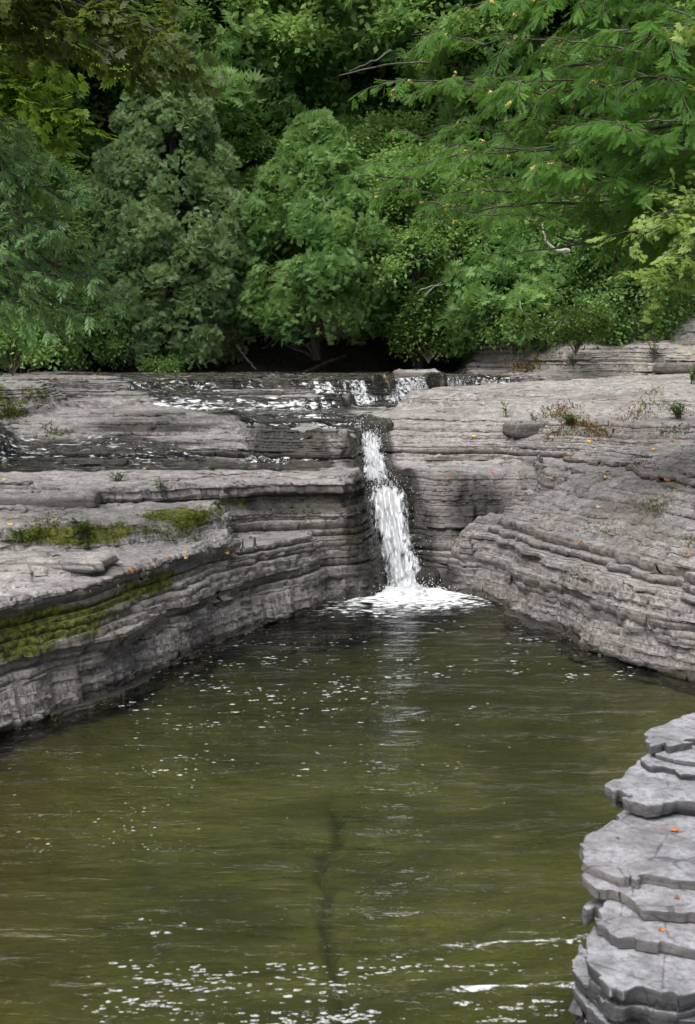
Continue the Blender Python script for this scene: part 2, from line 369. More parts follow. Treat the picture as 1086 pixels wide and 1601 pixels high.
# ------------------------------------------------------------------ stacked strata mesher
def picks_for(case):
    seq = []; segs = []
    for c in range(4):
        n = (c+1) % 4
        if case >> c & 1: seq.append(('c', c))
        if (case >> c & 1) != (case >> n & 1): seq.append(('e', c))
    for i in range(len(seq)):
        a, b = seq[i], seq[(i+1) % len(seq)]
        if a[0] == 'e' and b[0] == 'e':
            # outside part between them
            if case >> ((a[1]+1) % 4) & 1 == 0: segs.append((a, b))
    return seq, segs
CASES = {c: picks_for(c) for c in range(1, 16)}
def strata(Xg, Yg, H, zs, seed, blk=.06, low=.05, fine=.014, bs=.3, topamp=.006, under=.03, prot=.016, soft=.9, gb=2, slabs=None):
    r = np.random.default_rng(seed)
    ny, nx = Xg.shape
    gy = np.gradient(H, axis=0)/np.maximum(np.abs(np.gradient(Yg, axis=0)), 1e-6)
    gx = np.gradient(H, axis=1)/np.maximum(np.abs(np.gradient(Xg, axis=1)), 1e-6)
    G = np.hypot(gx, gy)
    for ax_ in (0, 1):
        c_ = np.cumsum(np.pad(G, [(gb+1, gb) if q_ == ax_ else (0, 0) for q_ in (0, 1)], 'edge'), axis=ax_); w_ = 2*gb+1
        G = (np.take(c_, range(w_, c_.shape[ax_]), ax_)-np.take(c_, range(0, c_.shape[ax_]-w_), ax_))/w_
    G = G+.25
    V = []; F = {3: [], 4: [], 5: [], 6: []}; off = 0
    nn = nx*ny; gleft = 0
    for k in range(len(zs)-1):
        z0, z1 = zs[k], zs[k+1]; t = z1-z0; zm = z0+.5*t
        D = (H-zm)/G
        if slabs is not None: z0, z1, D, gk_ = slabs[k]; t = z1-z0; zm = z0+.5*t
        band = (D > -.3) & (D < .6)
        band2 = band | (D >= .6)
        if not band2.any(): continue
        gleft -= 1
        if gleft <= 0: gleft = int(r.integers(2, 5)); gob = r.uniform(-1, 1); go2 = r.uniform(0, 100); gk = k; ru = r.random(); gm = soft*r.uniform(.85, 1.0); gl = r.uniform(0, .25); sgr = .3 if ru < .72 else 1.0; go2 = 50. if ru < .72 else go2
        if slabs is not None: gk = gk_; go2 = gk_*7.3; ru = 2.; gm = gl = 0; sgr = 1.
        o2 = go2+.25*sgr*r.normal(); ob = .7*gob+.45*r.uniform(-1, 1); last = gleft == int(1)
        n = np.zeros(nn); bi = np.flatnonzero(band.ravel())
        x = Xg.ravel()[bi]; y = Yg.ravel()[bi]
        q = sgr*prot*ob+low*vn(x*1.3, y*1.3, o2, seed)+.5*low*vn(x*4, y*4, o2, seed+3)
        if slabs is None: q += .03*cell(x/.75+.15*vn(x*2, y*2, 0, 61), y/.75+.15*vn(x*2, y*2, 5, 62), 900)
        q += sgr*blk*cell(x/bs+.35*vn(x*3, y*3, 0, seed+8), y/bs+go2+.35*vn(x*3, y*3, 5, seed+9), seed+gk)
        if slabs is None:
            lf = (x < .35)*sstep(10.6, 11.0, y)*(y < 13)
            q += lf*(.06*math.exp(-((zm-1.03)/.05)**2)-.10*math.exp(-((zm-.90)/.06)**2)+.03*math.exp(-((zm-.78)/.04)**2))
            la = (x < -.2)*(y < 10.6)
            q += la*(.035*math.exp(-((zm-.70)/.05)**2)-.05*math.exp(-((zm-.58)/.06)**2)+.03*math.exp(-((zm-.42)/.05)**2)-.03*math.exp(-((zm-.30)/.05)**2))
        q += fine*vn(x*13, y*13, o2, seed+4)+fine*.7*vn(x*31, y*31, o2, seed+5)
        if slabs is None:
            sd_, _, sh_ = stream_info(x, y); q = q*(.12+.88*sstep(.04, .32, sd_-sh_))
        n[bi] = q
        D = D+n.reshape(ny, nx)
        inside = D > 0
        c0, c1, c2, c3 = inside[:-1, :-1], inside[:-1, 1:], inside[1:, 1:], inside[1:, :-1]
        case = c0*1+c1*2+c2*4+c3*8
        deep = (H-z1-.16)/G > .25 if k < len(zs)-2 and slabs is None else np.zeros_like(inside)
        dq = deep[:-1, :-1] & deep[:-1, 1:] & deep[1:, 1:] & deep[1:, :-1]
        case = np.where(dq, 0, case)
        ids = np.arange(nn).reshape(ny, nx)
        corner = [ids[:-1, :-1], ids[:-1, 1:], ids[1:, 1:], ids[1:, :-1]]
        he = nn+ids; ve = 2*nn+ids   # horizontal edge (i,j)-(i,j+1), vertical (i,j)-(i+1,j)
        edge = [he[:-1, :-1], ve[:-1, 1:], he[1:, :-1], ve[:-1, :-1]]
        caps = {3: [], 4: [], 5: [], 6: []}; segs = []
        for c, (seq, sg) in CASES.items():
            m = np.nonzero(case == c)
            if not len(m[0]): continue
            get = lambda w: (corner if w[0] == 'c' else edge)[w[1]][m]
            caps[len(seq)].append(np.stack([get(w) for w in seq], 1))
            for a, b in sg: segs.append(np.stack([get(a), get(b)], 1))
        if not any(caps.values()): continue
        allid = [f.ravel() for L in caps.values() for f in L]
        u = np.unique(np.concatenate(allid))
        # coordinates
        P = np.zeros((len(u), 2)); isn = u < nn
        P[isn, 0] = Xg.ravel()[u[isn]]; P[isn, 1] = Yg.ravel()[u[isn]]
        Df = D.ravel()
        for base, step in ((nn, 1), (2*nn, nx)):
            m = (u >= base) & (u < base+nn)
            a = u[m]-base; b = a+step; w = np.clip(Df[a]/(Df[a]-Df[b]+1e-12), .02, .98)
            P[m, 0] = Xg.ravel()[a]*(1-w)+Xg.ravel()[b]*w; P[m, 1] = Yg.ravel()[a]*(1-w)+Yg.ravel()[b]*w
        tn = zs[k+2]-z1 if k+2 < len(zs) else t
        Hn = (D*G+zm).ravel(); hv = np.full(len(u), zm); hv[isn] = Hn[u[isn]]
        thr = .60+.20*sstep(.5, .9, P[:, 0])*sstep(.08, .3, zm)-.38*sstep(14.3, 15.0, P[:, 1])*(P[:, 0] < np.maximum(.4, .4+.45*(P[:, 1]-17.5)))
        thr = thr+.16*vn(P[:, 0]*.8, P[:, 1]*.8, go2*3, seed+41)
        mm = np.where(ru < thr, gm, gl)
        mm = np.clip(mm+.3*vn(P[:, 0]*1.3, P[:, 1]*1.3, go2*3, seed+42), 0, 1)*(slabs is None)
        zl = np.clip((hv-zm)/(.5*t+.5*tn), 0, 1.15)*(t+.1*(tn-t))+z0+.1*t
        ez = z1*(1-mm)+mm*zl+topamp*(vn(P[:, 0]*6, P[:, 1]*6, o2, seed+11)+.6*vn(P[:, 0]*17, P[:, 1]*17, o2, seed+12))*min(1, t/.03)+mm*(.016*fbm(P[:, 0]*3.2, P[:, 1]*5, 0, seed+51, 4)+.010*cell(P[:, 0]*6+.3*vn(P[:, 0]*9, P[:, 1]*9, 0, 7), P[:, 1]*9, seed+52))
        nrm = np.zeros((len(u), 2))
        if segs:
            sg = np.searchsorted(u, np.concatenate(segs))
            dvec = P[sg[:, 1]]-P[sg[:, 0]]; pn = np.stack([dvec[:, 1], -dvec[:, 0]], 1)
            for q in (0, 1): np.add.at(nrm, sg[:, q], pn)
            nrm /= np.linalg.norm(nrm, axis=1)[:, None]+1e-9
            # make outward: decreasing D handled by winding; fix sign using H gradient is unnecessary
        wv = np.zeros(len(u), bool)
        if segs: wv[np.unique(sg)] = True
        top = np.column_stack([P-nrm*(min(.008, t*.2) if slabs is None else .0015), ez-np.where(wv, min(.006, t*.15)*(slabs is None), 0)])
        V.append(top); base = off
        for s_, L in caps.items():
            if L: F[s_].append(np.searchsorted(u, np.concatenate(L))+base)
        off += len(u)
        if segs:
            wi = np.unique(sg); lut = np.full(len(u), -1); lut[wi] = np.arange(len(wi)); nw = len(wi)
            Pw, nw_, ew = P[wi], nrm[wi], ez[wi]
            uc = sgr*under*(r.uniform(.5, 1.2) if t > .05 else r.uniform(-.3, .5))*min(1, t/.035)
            prev = wi+base
            for fr, o_, na in (((.2, .003, .012), (.55, -.15*uc, .020), (1.0, -uc, .016)) if slabs is None else ((.06, .002, .004), (.5, -.2*uc, .010), (1.0, -uc, .010))):
                zz = ew-fr*(ew-z0+.012)
                oo = o_+na*min(1, t/.03)*(vn(Pw[:, 0]*14, Pw[:, 1]*14, zz*22, seed+31)+.7*vn(Pw[:, 0]*34, Pw[:, 1]*34, zz*40, seed+32))
                V.append(np.column_stack([Pw+nw_*oo[:, None], zz])); cur = np.arange(nw)+off; off += nw
                a, b = lut[sg[:, 0]], lut[sg[:, 1]]
                F[4].append(np.stack([prev[a], cur[a], cur[b], prev[b]], 1)); prev = cur
    return np.concatenate(V), {s_: (np.concatenate(L) if L else np.zeros((0, s_), int)) for s_, L in F.items()}

def thick(z0, z1, r, far=False):
    zs = [z0]
    while zs[-1] < z1:
        q = r.random()
        t = r.uniform(.014, .026) if q < .42 else (r.uniform(.03, .055) if q < .82 else r.uniform(.06, .095))
        zs.append(zs[-1]+t)
    return zs
Yr = np.concatenate([np.arange(4.9, 6.8, .05), np.arange(6.8, 14.6, .019), np.arange(14.6, 18.5, .032), np.arange(18.5, 27.5, .07)])
Th = np.concatenate([np.arange(-.62, -.33, .006), np.arange(-.33, .33, .00155), np.arange(.33, .62, .006)])
Yg = np.repeat(Yr[:, None], len(Th), 1); Xg = Yg*Th[None]
Hg = Hfun(Xg, Yg)
zs = thick(-.35, 3.3, np.random.default_rng(31))
RV, RF = strata(Xg, Yg, Hg, zs, 101, blk=.036, low=.055, fine=.014, bs=.42, under=.045, topamp=.008)

def zone(X, Y, Z, cx, cy, cz, rx, ry, rz):
    return np.exp(-(((X-cx)/rx)**2+((Y-cy)/ry)**2+((Z-cz)/rz)**2))
def rock_attrs(V):
    X, Y, Z = V.T
    d, fl, hw = stream_info(X, Y)
    wet = sstep(.09, .0, Z+.03*vn(X*5, Y*5, 0, 3))*.95
    wet = np.maximum(wet, sstep(.26, .02, d-hw)*sstep(.55, .1, Z-fl)*np.where(Y < 16, 1, 0))
    wet = np.maximum(wet, 1.35*zone(X, Y, Z, .24, 11.9, .55, .36, .7, .65))           # wet nose left of the fall
    wet = np.maximum(wet, 1.15*zone(X, Y, Z, -.35, 11.5, .88, .8, .45, .13))
    wet = np.maximum(wet, 1.0*zone(X, Y, Z, .06, 13.2, 1.2, .16, .5, .3))
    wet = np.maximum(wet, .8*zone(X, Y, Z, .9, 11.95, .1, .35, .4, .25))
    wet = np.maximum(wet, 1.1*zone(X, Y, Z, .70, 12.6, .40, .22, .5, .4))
    wet = np.maximum(wet, .95*zone(X, Y, Z, 1.28, 12.62, .58, .42, .42, .46))  # shade of the cleft and hump's right face, painted in as wetness
    film = film_mask(X, Y)
    wet = np.maximum(wet, .75*film)
    ws_ = sstep(12.6, 13.0, Y)*sstep(1.0, 1.1, Z)*sstep(.6, .2, X-.15*np.maximum(Y-15, 0))*sstep(-3.4, -2.6, X)
    wet = np.maximum(wet, ws_*(.42+.75*fbm(X*.9, Y*.9, Z*22, 93, 3)))
    stain = sstep(18.2, 18.7, Y)*sstep(1.5, 1.58, Z)*.95
    moss = np.zeros_like(X)
    moss = np.maximum(moss, 1.2*zone(X, Y, Z, -2.15, 7.75, .52, .85, 1.15, .15))
    moss = np.maximum(moss, 1.0*zone(X, Y, Z, -1.45, 8.9, .57, .5, .9, .09))
    moss = np.maximum(moss, 1.05*zone(X, Y, Z, -2.3, 9.6, .86, 1.2, .5, .10))
    moss = np.maximum(moss, 1.0*zone(X, Y, Z, -1.3, 10.2, .90, .5, .6, .09))
    moss = np.maximum(moss, .95*zone(X, Y, Z, -.8, 11.1, .90, .7, .4, .10))
    moss = np.maximum(moss, .8*zone(X, Y, Z, -4.2, 14.2, 1.75, 1.0, 1.6, .3))
    moss = np.maximum(moss, .55*zone(X, Y, Z, 2.9, 9.9, 1.05, .4, .5, .2))
    moss = np.maximum(moss, .45*zone(X, Y, Z, 2.2, 9.6, .8, .5, .4, .2))
    moss = np.maximum(moss, .30*sstep(22, 23.5, Y)*sstep(1.8, 2.1, Z))
    moss = np.maximum(moss, .38*sstep(3.0, 3.6, X)*sstep(15, 17, Y))
    moss = moss*1.28
    moss = np.where(wet > .9, moss*.6, moss)
    lich = .85*zone(X, Y, Z, 2.5, 13.6, 1.65, .9, .9, .4)
    lich = np.maximum(lich, .75*zone(X, Y, Z, 3.1, 13.0, 1.7, .8, .5, .3))
    lich = np.maximum(lich, .6*zone(X, Y, Z, 2.9, 11.5, 1.4, .8, 1.2, .5))
    lich = np.maximum(lich, .8*zone(X, Y, Z, 2.9, 22.8, 2.0, .8, .8, .4))
    return {'wet': wet, 'moss': moss, 'lichen': lich, 'stain': stain}  # wet also holds the painted shade of the cleft and hump
# where a thin film of water runs over the shelves (plan view)
FILMS = [
 [(-9,12.35),(-2.5,12.3),(-1,12.45),(-.25,12.5),(.02,12.9),(-.3,13.15),(-1.2,13.25),(-2.5,13.6),(-9,13.8)],
 [(-3.9,21.5),(-3.4,18.6),(-2.7,17.0),(-2.1,15.8),(-1.5,15.2),(-1.2,14.6),(-.55,14.6),(-.4,15.1),(.1,14.8),(.35,15.0),(.3,15.7),(-.1,17.0),(-.9,17.3),(-1.6,17.2),(-2,19),(-2.3,22)],
 [(-5.5,23),(-3.5,20.3),(-.6,18.6),(1.0,19.4),(2.1,20.8),(2.9,22.3),(2.0,25.8),(-5,26.5)],
 [(-.2,17.9),(.5,18.0),(1.0,18.9),(1.9,20.5),(1.4,20.7),(.7,19.8),(.1,18.8)],
 [(-.75,12.9),(-.45,13.0),(-.5,13.6),(-.8,13.8)],
 [(-2.3,17.4),(-1.2,17.7),(.2,18.4),(1.0,19.3),(.5,20.5),(-1.5,20),(-2.6,18.6)],
]
def film_mask(X, Y):
    wx = X+.15*vn(X*1.2, Y*1.2, 0, 71)+.06*vn(X*4, Y*4, 0, 72)
    m = np.zeros(X.shape)
    for p in FILMS: m = np.maximum(m, sstep(.08, -.12, sdf(p, wx, Y)))
    return m
def split(V, F, sel_faces, name, mat):
    fs = {}
    for s_, f in F.items():
        if len(f): fs[s_] = f[sel_faces(V[f].mean(1))]
    u = np.unique(np.concatenate([f.ravel() for f in fs.values() if len(f)]))
    lut = np.zeros(len(V), int); lut[u] = np.arange(len(u))
    v = V[u]
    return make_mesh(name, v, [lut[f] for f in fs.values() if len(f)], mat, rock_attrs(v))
def chute_x(y): return np.interp(y, STREAM[::1, 1], STREAM[:, 0])
isL = lambda c: (c[:, 1] < 14.55) & (c[:, 0] < chute_x(c[:, 1]))
isR = lambda c: (c[:, 0] >= chute_x(c[:, 1])) & (c[:, 1] < 22) & ((c[:, 1] < 14.55) | (c[:, 0] > .5+.35*(c[:, 1]-15.5)))
isU = lambda c: ~isL(c) & ~isR(c)
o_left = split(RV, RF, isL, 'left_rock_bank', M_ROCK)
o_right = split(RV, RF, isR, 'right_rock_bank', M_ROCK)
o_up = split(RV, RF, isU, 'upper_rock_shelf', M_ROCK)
for o in (o_left, o_right, o_up): tag(o, kind='structure')
# near right rock
nxs = np.arange(.55, 3.2, .0085); nys = np.arange(2.6, 6.5, .0095)
NX, NY = np.meshgrid(nxs, nys)
sl_ = []; rs = np.random.default_rng(44)
nwx = NX+.010*vn(NX*5, NY*5, 0, 55)+.010*vn(NX*11, NY*11, 0, 56); nwy = NY+.010*vn(NX*5, NY*5, 7.5, 55)+.010*vn(NX*11, NY*11, 2.5, 56)
for i_, (zt, zb, poly) in enumerate(SLABS):
    d_ = -sdf(poly, nwx, nwy)-.010; th = zt-zb
    parts_ = [(zb, zt, 0)] if th < .03 else ([(zb, zb+.45*th, -.022), (zb+.45*th, zt, 0)] if th < .08 else [(zb, zb+.3*th, -.016), (zb+.3*th, zb+.55*th, -.03), (zb+.55*th, zt, 0)])
    for (p0_, p1_, of_) in parts_: sl_.append((p0_, p1_, d_+of_*rs.uniform(.5, 1.3), i_))
NV, NF = strata(NX, NY, np.zeros_like(NX), np.arange(len(sl_)+1)*.1, 303, blk=.030, low=.010, fine=.006, bs=.13, topamp=.005, under=.03, prot=.004, soft=0, slabs=sl_)
x_, y_, z_ = NV.T
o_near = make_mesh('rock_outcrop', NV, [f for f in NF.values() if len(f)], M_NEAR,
    {'wet': sstep(.10, .0, z_+.03*vn(x_*6, y_*6, 0, 3)), 'moss': .5*sstep(.16, .02, z_), 'lichen': 0*x_, 'stain': 0*x_})
tag(o_near, kind='structure')
ROCKS = [o_left, o_right, o_up, o_near]
def hit(px, py, objs=None):
    d = Vector(ray(px, py)).normalized(); o = Vector((0, 0, CAM_H)); best = None
    for ob in (objs or ROCKS):
        ok, loc, nrm, _ = ob.ray_cast(o, d)
        if ok and (best is None or (loc-o).length < best[2]): best = (np.array(loc), np.array(nrm), (loc-o).length)
    return best

# ------------------------------------------------------------------ ground, hills, river bed
def hill(X, Y):
    z = 1.55+sstep(26.4, 29, Y)*.95+np.maximum(Y-29, 0)*.45
    z = np.maximum(z, 1.2+np.maximum(np.abs(X+.5)-7.2, 0)*(.15+.45*sstep(14, 27, Y))+sstep(26, 30, Y)*1.2)
    z = np.where((Y < 26) & (np.abs(X) < 6.5), -1.2, z)
    z = np.minimum(z, 26)
    return z+.25*fbm(X*.6, Y*.6, 0, 44, 4)
hx = np.concatenate([np.arange(-60, -14, 2.), np.arange(-14, 14, .22), np.arange(14, 60, 2.)])
hy = np.concatenate([np.arange(-40, 22, 1.5), np.arange(22, 34, .2), np.arange(34, 100, 2.)])
HX, HY = np.meshgrid(hx, hy); HZ = hill(HX, HY); HZ = np.where(HY < 3, np.minimum(HZ, np.where(np.abs(HX) < 9, -1.2, HZ)), HZ)
def gridfaces(ny, nx):
    i = np.arange(ny-1)[:, None]*nx; j = np.arange(nx-1)[None]
    return np.stack([i+j, i+j+1, i+nx+j+1, i+nx+j], -1).reshape(-1, 4)
o_hill = make_mesh('hillside', np.stack([HX, HY, HZ], -1).reshape(-1, 3), [gridfaces(*HX.shape)], M_LITTER, smooth=True)
tag(o_hill, kind='structure')
g = 900.
tag(make_mesh('ground', [(-g, -g, -1.6), (g, -g, -1.6), (g, g, -1.6), (-g, g, -1.6)], [np.array([[0, 1, 2, 3]])], M_LITTER), kind='structure')
# dark earth bank below the trees
bx = np.arange(-9, 9, .08); bt = np.linspace(0, 1, 34); BX, BT = np.meshgrid(bx, bt)
BY = 26.0+.5*np.sin(BX*.5)+1.7*BT**.8+.5*fbm(BX*.7, BT*2, 0, 91, 4)-np.where(BX > 2, (BX-2)*.12, 0)
BZ = 1.45+BT*1.25+.22*fbm(BX*1.3, BT*5, 3, 92, 5)
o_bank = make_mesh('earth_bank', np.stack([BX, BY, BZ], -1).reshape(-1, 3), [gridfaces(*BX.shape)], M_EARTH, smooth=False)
tag(o_bank, kind='structure')

k = NT('algae_river_bed'); p = k.pos()
c = k.mix(k.ramp(k.noise(k.map(p, (1.0, 1.6, 1)), 1.1, 6, .65), .36, .64), (.046, .046, .020), (.128, .126, .046))
c = k.mix(k.ramp(k.noise(k.map(p, (2.5, 9, 1)), 1.6, 6, .7), .38, .66), c, k.mix(.5, c, (.045, .055, .010)))
c = k.mix(k.ramp(k.noise(p, 30, 4, .7), .45, .7, 0, .5), c, (.045, .04, .012))
pxyz = k.n('ShaderNodeSeparateXYZ', ins={0: p})
lx = k.math('ADD', pxyz.outputs[0], k.math('MULTIPLY', pxyz.outputs[1], .12))
c = k.mix(k.math('MULTIPLY', k.ramp(lx, -1.1, -.3, .45, 0), 1.0), c, (.060, .040, .014))  # brown left side: reflection of the left cliff put into the bed colour
c = k.mix(k.ramp(pxyz.outputs[1], 7.0, 10, 0, .65), c, (.022, .020, .010))  # far end darker: cliff reflections put into the colour, plunge depth too
c = k.mix(k.attr('crack'), c, (.012, .020, .007))
bs = k.n('ShaderNodeBsdfPrincipled', ins={'Base Color': c, 'Roughness': .9, 'Normal': k.bump(k.noise(p, 14, 6, .7), .6, .03)})
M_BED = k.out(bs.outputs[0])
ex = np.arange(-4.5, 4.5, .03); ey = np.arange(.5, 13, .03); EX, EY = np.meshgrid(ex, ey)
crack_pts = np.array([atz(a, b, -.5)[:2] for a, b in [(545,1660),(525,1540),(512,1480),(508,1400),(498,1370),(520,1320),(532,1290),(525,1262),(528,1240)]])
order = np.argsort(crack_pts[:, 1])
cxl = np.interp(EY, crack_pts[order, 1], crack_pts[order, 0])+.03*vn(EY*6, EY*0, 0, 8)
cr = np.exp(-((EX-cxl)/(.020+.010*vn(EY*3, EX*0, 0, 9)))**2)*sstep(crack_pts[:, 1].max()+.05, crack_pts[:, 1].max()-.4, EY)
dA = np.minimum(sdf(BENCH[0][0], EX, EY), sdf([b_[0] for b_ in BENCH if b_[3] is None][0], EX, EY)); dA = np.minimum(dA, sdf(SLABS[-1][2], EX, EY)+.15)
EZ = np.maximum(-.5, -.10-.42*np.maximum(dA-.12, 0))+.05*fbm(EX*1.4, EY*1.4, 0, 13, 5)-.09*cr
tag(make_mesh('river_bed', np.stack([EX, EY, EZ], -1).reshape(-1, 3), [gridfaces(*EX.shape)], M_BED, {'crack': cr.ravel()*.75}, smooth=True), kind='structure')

# ------------------------------------------------------------------ water
def water_material(name, tint, foam_glint_scale):
    k = NT(name); p = k.pos()
    n1 = k.noise(k.map(p, (2.6, 9, 1)), 1.0, 4, .6, .5); n2 = k.noise(k.map(p, (9, 30, 1)), 1.0, 3, .6, .3)
    b = k.bump(n1, .9, .06); b = k.bump(n2, .6, .012, b)
    fr = k.n('ShaderNodeFresnel', ins={'IOR': 1.33, 'Normal': b})
    gl = k.n('ShaderNodeBsdfGlossy', ins={'Color': (1, 1, 1, 1), 'Roughness': .04, 'Normal': b})
    tr = k.n('ShaderNodeBsdfTransparent', ins={'Color': tint+(1,)})
    m = k.n('ShaderNodeMixShader', ins={0: fr.outputs[0], 1: tr.outputs[0], 2: gl.outputs[0]})
    f = k.attr('foam_glint')
    fn = k.noise(k.map(p, foam_glint_scale), 1.0, 6, .72, .6)
    fa = k.ramp(k.math('ADD', f, k.math('MULTIPLY', k.math('SUBTRACT', fn, .5), 2.6)), .56, .92)  # whitens real froth and painted sky glints alike
    wh = k.n('ShaderNodeBsdfDiffuse', ins={'Color': (.86, .88, .90, 1), 'Normal': k.bump(k.noise(p, 60, 4, .7), .8, .02)})
    m2 = k.n('ShaderNodeMixShader', ins={0: fa, 1: m.outputs[0], 2: wh.outputs[0]})
    return k.out(m2.outputs[0])
M_POOL = water_material('pool_water', (.80, .82, .62), (9, 16, 6))
M_FILM = water_material('shelf_water', (.75, .75, .7), (6, 24, 26))
wx = np.arange(-3.2, 3.6, .022); wy = np.concatenate([np.arange(1.0, 3.4, .05), np.arange(3.4, 12.4, .022)]); WX, WY = np.meshgrid(wx, wy)
def wave(X, Y):
    w = (.010+.011*sstep(5.6, 7.6, Y))*vn(X*.9+.3*Y, Y*3.6, 0, 201)+.006*vn(X*2.4-.4*Y, Y*8, 0, 202)+.0015*vn(X*8, Y*20, 0, 203)
    d = np.hypot(X-.5, Y-11.8)
    w = w+.010*np.exp(-d*.9)*fbm(X*7, Y*7, 0, 204, 3)+.003*np.sin(d*13+1.5*vn(X*1.5, Y*1.5, 0, 205))*np.exp(-d*.35)
    # swells by the near rock
    for (ax, ay, amp) in ((.35, 4.55, .012), (.38, 4.2, .012)):
        w = w+amp*np.exp(-((Y-ay-.12*(X-.5)-.05*vn(X*3, X*0, 0, 207))/.045)**2)*sstep(-.15, .35, X)
    return w
WZ = wave(WX, WY)
d = np.hypot((WX-.55)/1.35, (WY-11.8)/1.3)
foam_glint = sstep(1.2, .1, d)*1.08
foam_glint = np.maximum(foam_glint, .62*np.exp(-(((WX-.1)/.7)**2+((WY-10.9)/.5)**2)))
Hw = Hfun(WX, WY)
foam_glint = np.maximum(foam_glint, .42*sstep(-.35, -.02, Hw)*sstep(8.0, 9.5, WY)*sstep(.3, .6, WX))
foam_glint = np.maximum(foam_glint, .36*sstep(-.3, -.02, Hw)*(WX < 0))
for (ax, ay) in ((.35, 4.55), (.38, 4.2)):
    foam_glint = np.maximum(foam_glint,   .64*np.exp(-((WY-ay-.12*(WX-.5)-.03)/.06)**2)*sstep(.0, .5, WX))  # pale sky reflection along the swell crests, put into the colour
pool = make_mesh('pool_water', np.stack([WX, WY, WZ], -1).reshape(-1, 3), [gridfaces(*WX.shape)], M_POOL, {'foam_glint': foam_glint.ravel()}, smooth=True)
tag(pool, kind='structure')
# films on the shelves
fy = np.concatenate([np.arange(12.0, 16, .03), np.arange(16, 27, .06)]); ft = np.arange(-.36, .2, .0022)
FY = np.repeat(fy[:, None], len(ft), 1); FX = FY*ft[None]
FM = film_mask(FX, FY); FH = Hfun(FX, FY)
sy = np.abs(np.gradient(FH, axis=0)/np.gradient(FY, axis=0))
FZ = FH+.002+.016*fbm(FX*3, FY*3, 0, 301, 3)+.004*vn(FX*12, FY*12, 0, 302)
ff = .36+.25*sstep(.4, 1.5, sy)+.12*vn(FX*.8, FY*.8, 0, 303)  # white speckles paint sky glints on the shallow water, steep runs are froth
ff = ff+.22*np.exp(-(((FX+.25)/.55)**2+((FY-15.2)/.6)**2))+.12*np.exp(-(((FX+2.6)/.8)**2+((FY-17.5)/1.6)**2))+.1*sstep(18.2, 19, FY)
q = gridfaces(*FX.shape); keep = (FM.ravel()[q].min(1) > .3); q = q[keep]
u = np.unique(q); lut = np.zeros(FX.size, int); lut[u] = np.arange(len(u))
fv = np.stack([FX, FY, FZ], -1).reshape(-1, 3)[u]
tag(make_mesh('shelf_water', fv, [lut[q]], M_FILM, {'foam_glint': ff.ravel()[u]}, smooth=True), kind='structure')

# waterfall down the chute
k = NT('white_water'); p = k.pos()
st = k.noise(k.map(p, (26, 8, 5)), 1.0, 6, .72, .8); br = k.noise(p, 42, 4, .75)
a = k.ramp(k.math('ADD', k.attr('foam_glint'), k.math('MULTIPLY', k.math('SUBTRACT', st, .5), 2.2)), .30, .80)
a2 = k.math('MULTIPLY', a, k.ramp(k.math('ADD', k.attr('foam_glint'), k.math('MULTIPLY', k.math('SUBTRACT', br, .5), 2.0)), .15, .5))
cc = k.mix(k.ramp(st, .35, .6), (.55, .58, .62), (.9, .92, .94))
wd = k.n('ShaderNodeBsdfDiffuse', ins={'Color': cc, 'Normal': k.bump(st, .8, .03)})
wt = k.n('ShaderNodeBsdfTranslucent', ins={'Color': (.8, .83, .86, 1)})
wm = k.n('ShaderNodeMixShader', ins={0: .3, 1: wd.outputs[0], 2: wt.outputs[0]})
gl = k.n('ShaderNodeBsdfGlossy', ins={'Roughness': .15}); wm2 = k.n('ShaderNodeMixShader', ins={0: .08, 1: wm.outputs[0], 2: gl.outputs[0]})
tp = k.n('ShaderNodeBsdfTransparent', ins={'Color': (.85, .87, .86, 1)})
M_FALL = k.out(k.n('ShaderNodeMixShader', ins={0: a2, 1: tp.outputs[0], 2: wm2.outputs[0]}).outputs[0])
ns, nt = 260, 44
si = np.linspace(0.6, 8.6, ns)
cx = np.interp(si, range(13), STREAM[:, 0]); cy = np.interp(si, range(13), STREAM[:, 1]); cz = np.interp(si, range(13), STREAM[:, 2]); ww = np.interp(si, range(13), SW)
cz = np.convolve(np.pad(cz, 4, 'edge'), np.ones(9)/9, 'valid'); cx = np.convolve(np.pad(cx, 4, 'edge'), np.ones(9)/9, 'valid')
tt = np.linspace(-1, 1, nt)
TX = cx[:, None]+tt[None]*(ww[:, None]+.05); TY = np.repeat(cy[:, None], nt, 1)
rope = fbm(tt[None]*5+0*TX, si[:, None]*1.4+0*TX, 0, 401, 4)
TZ = np.maximum(cz[:, None]-.02, -.05)+.03+.05*rope+.035*(1-tt[None]**2)+.02*vn(TX*22, TY*22, TX*0, 402)
edge_ = 1-np.abs(tt[None])**3+0*TX
steep = np.abs(np.gradient(cz)/(np.gradient(cy)+1e-6))
brk = .62*np.exp(-((si-5.0)/.75)**2)+.75*np.exp(-((si-8.6)/.7)**2)
ffa = .12+.68*edge_-brk[:, None]*(.6+.5*rope)+.1*sstep(.5, 2, steep)[:, None]-.5*sstep(.1, .95, tt[None])*sstep(4.3, 3, si[:, None])
fall = empty('waterfall', (.45, 11.7, 0))
o = make_mesh('falling_water', np.stack([TX, TY, TZ], -1).reshape(-1, 3)-np.array([.45, 11.7, 0]), [gridfaces(ns, nt)], M_FALL, {'foam_glint': ffa.ravel()}, smooth=True, parent=fall)
tag(fall, 'narrow white waterfall tumbling down the chute between the rock banks into the pool', 'waterfall')
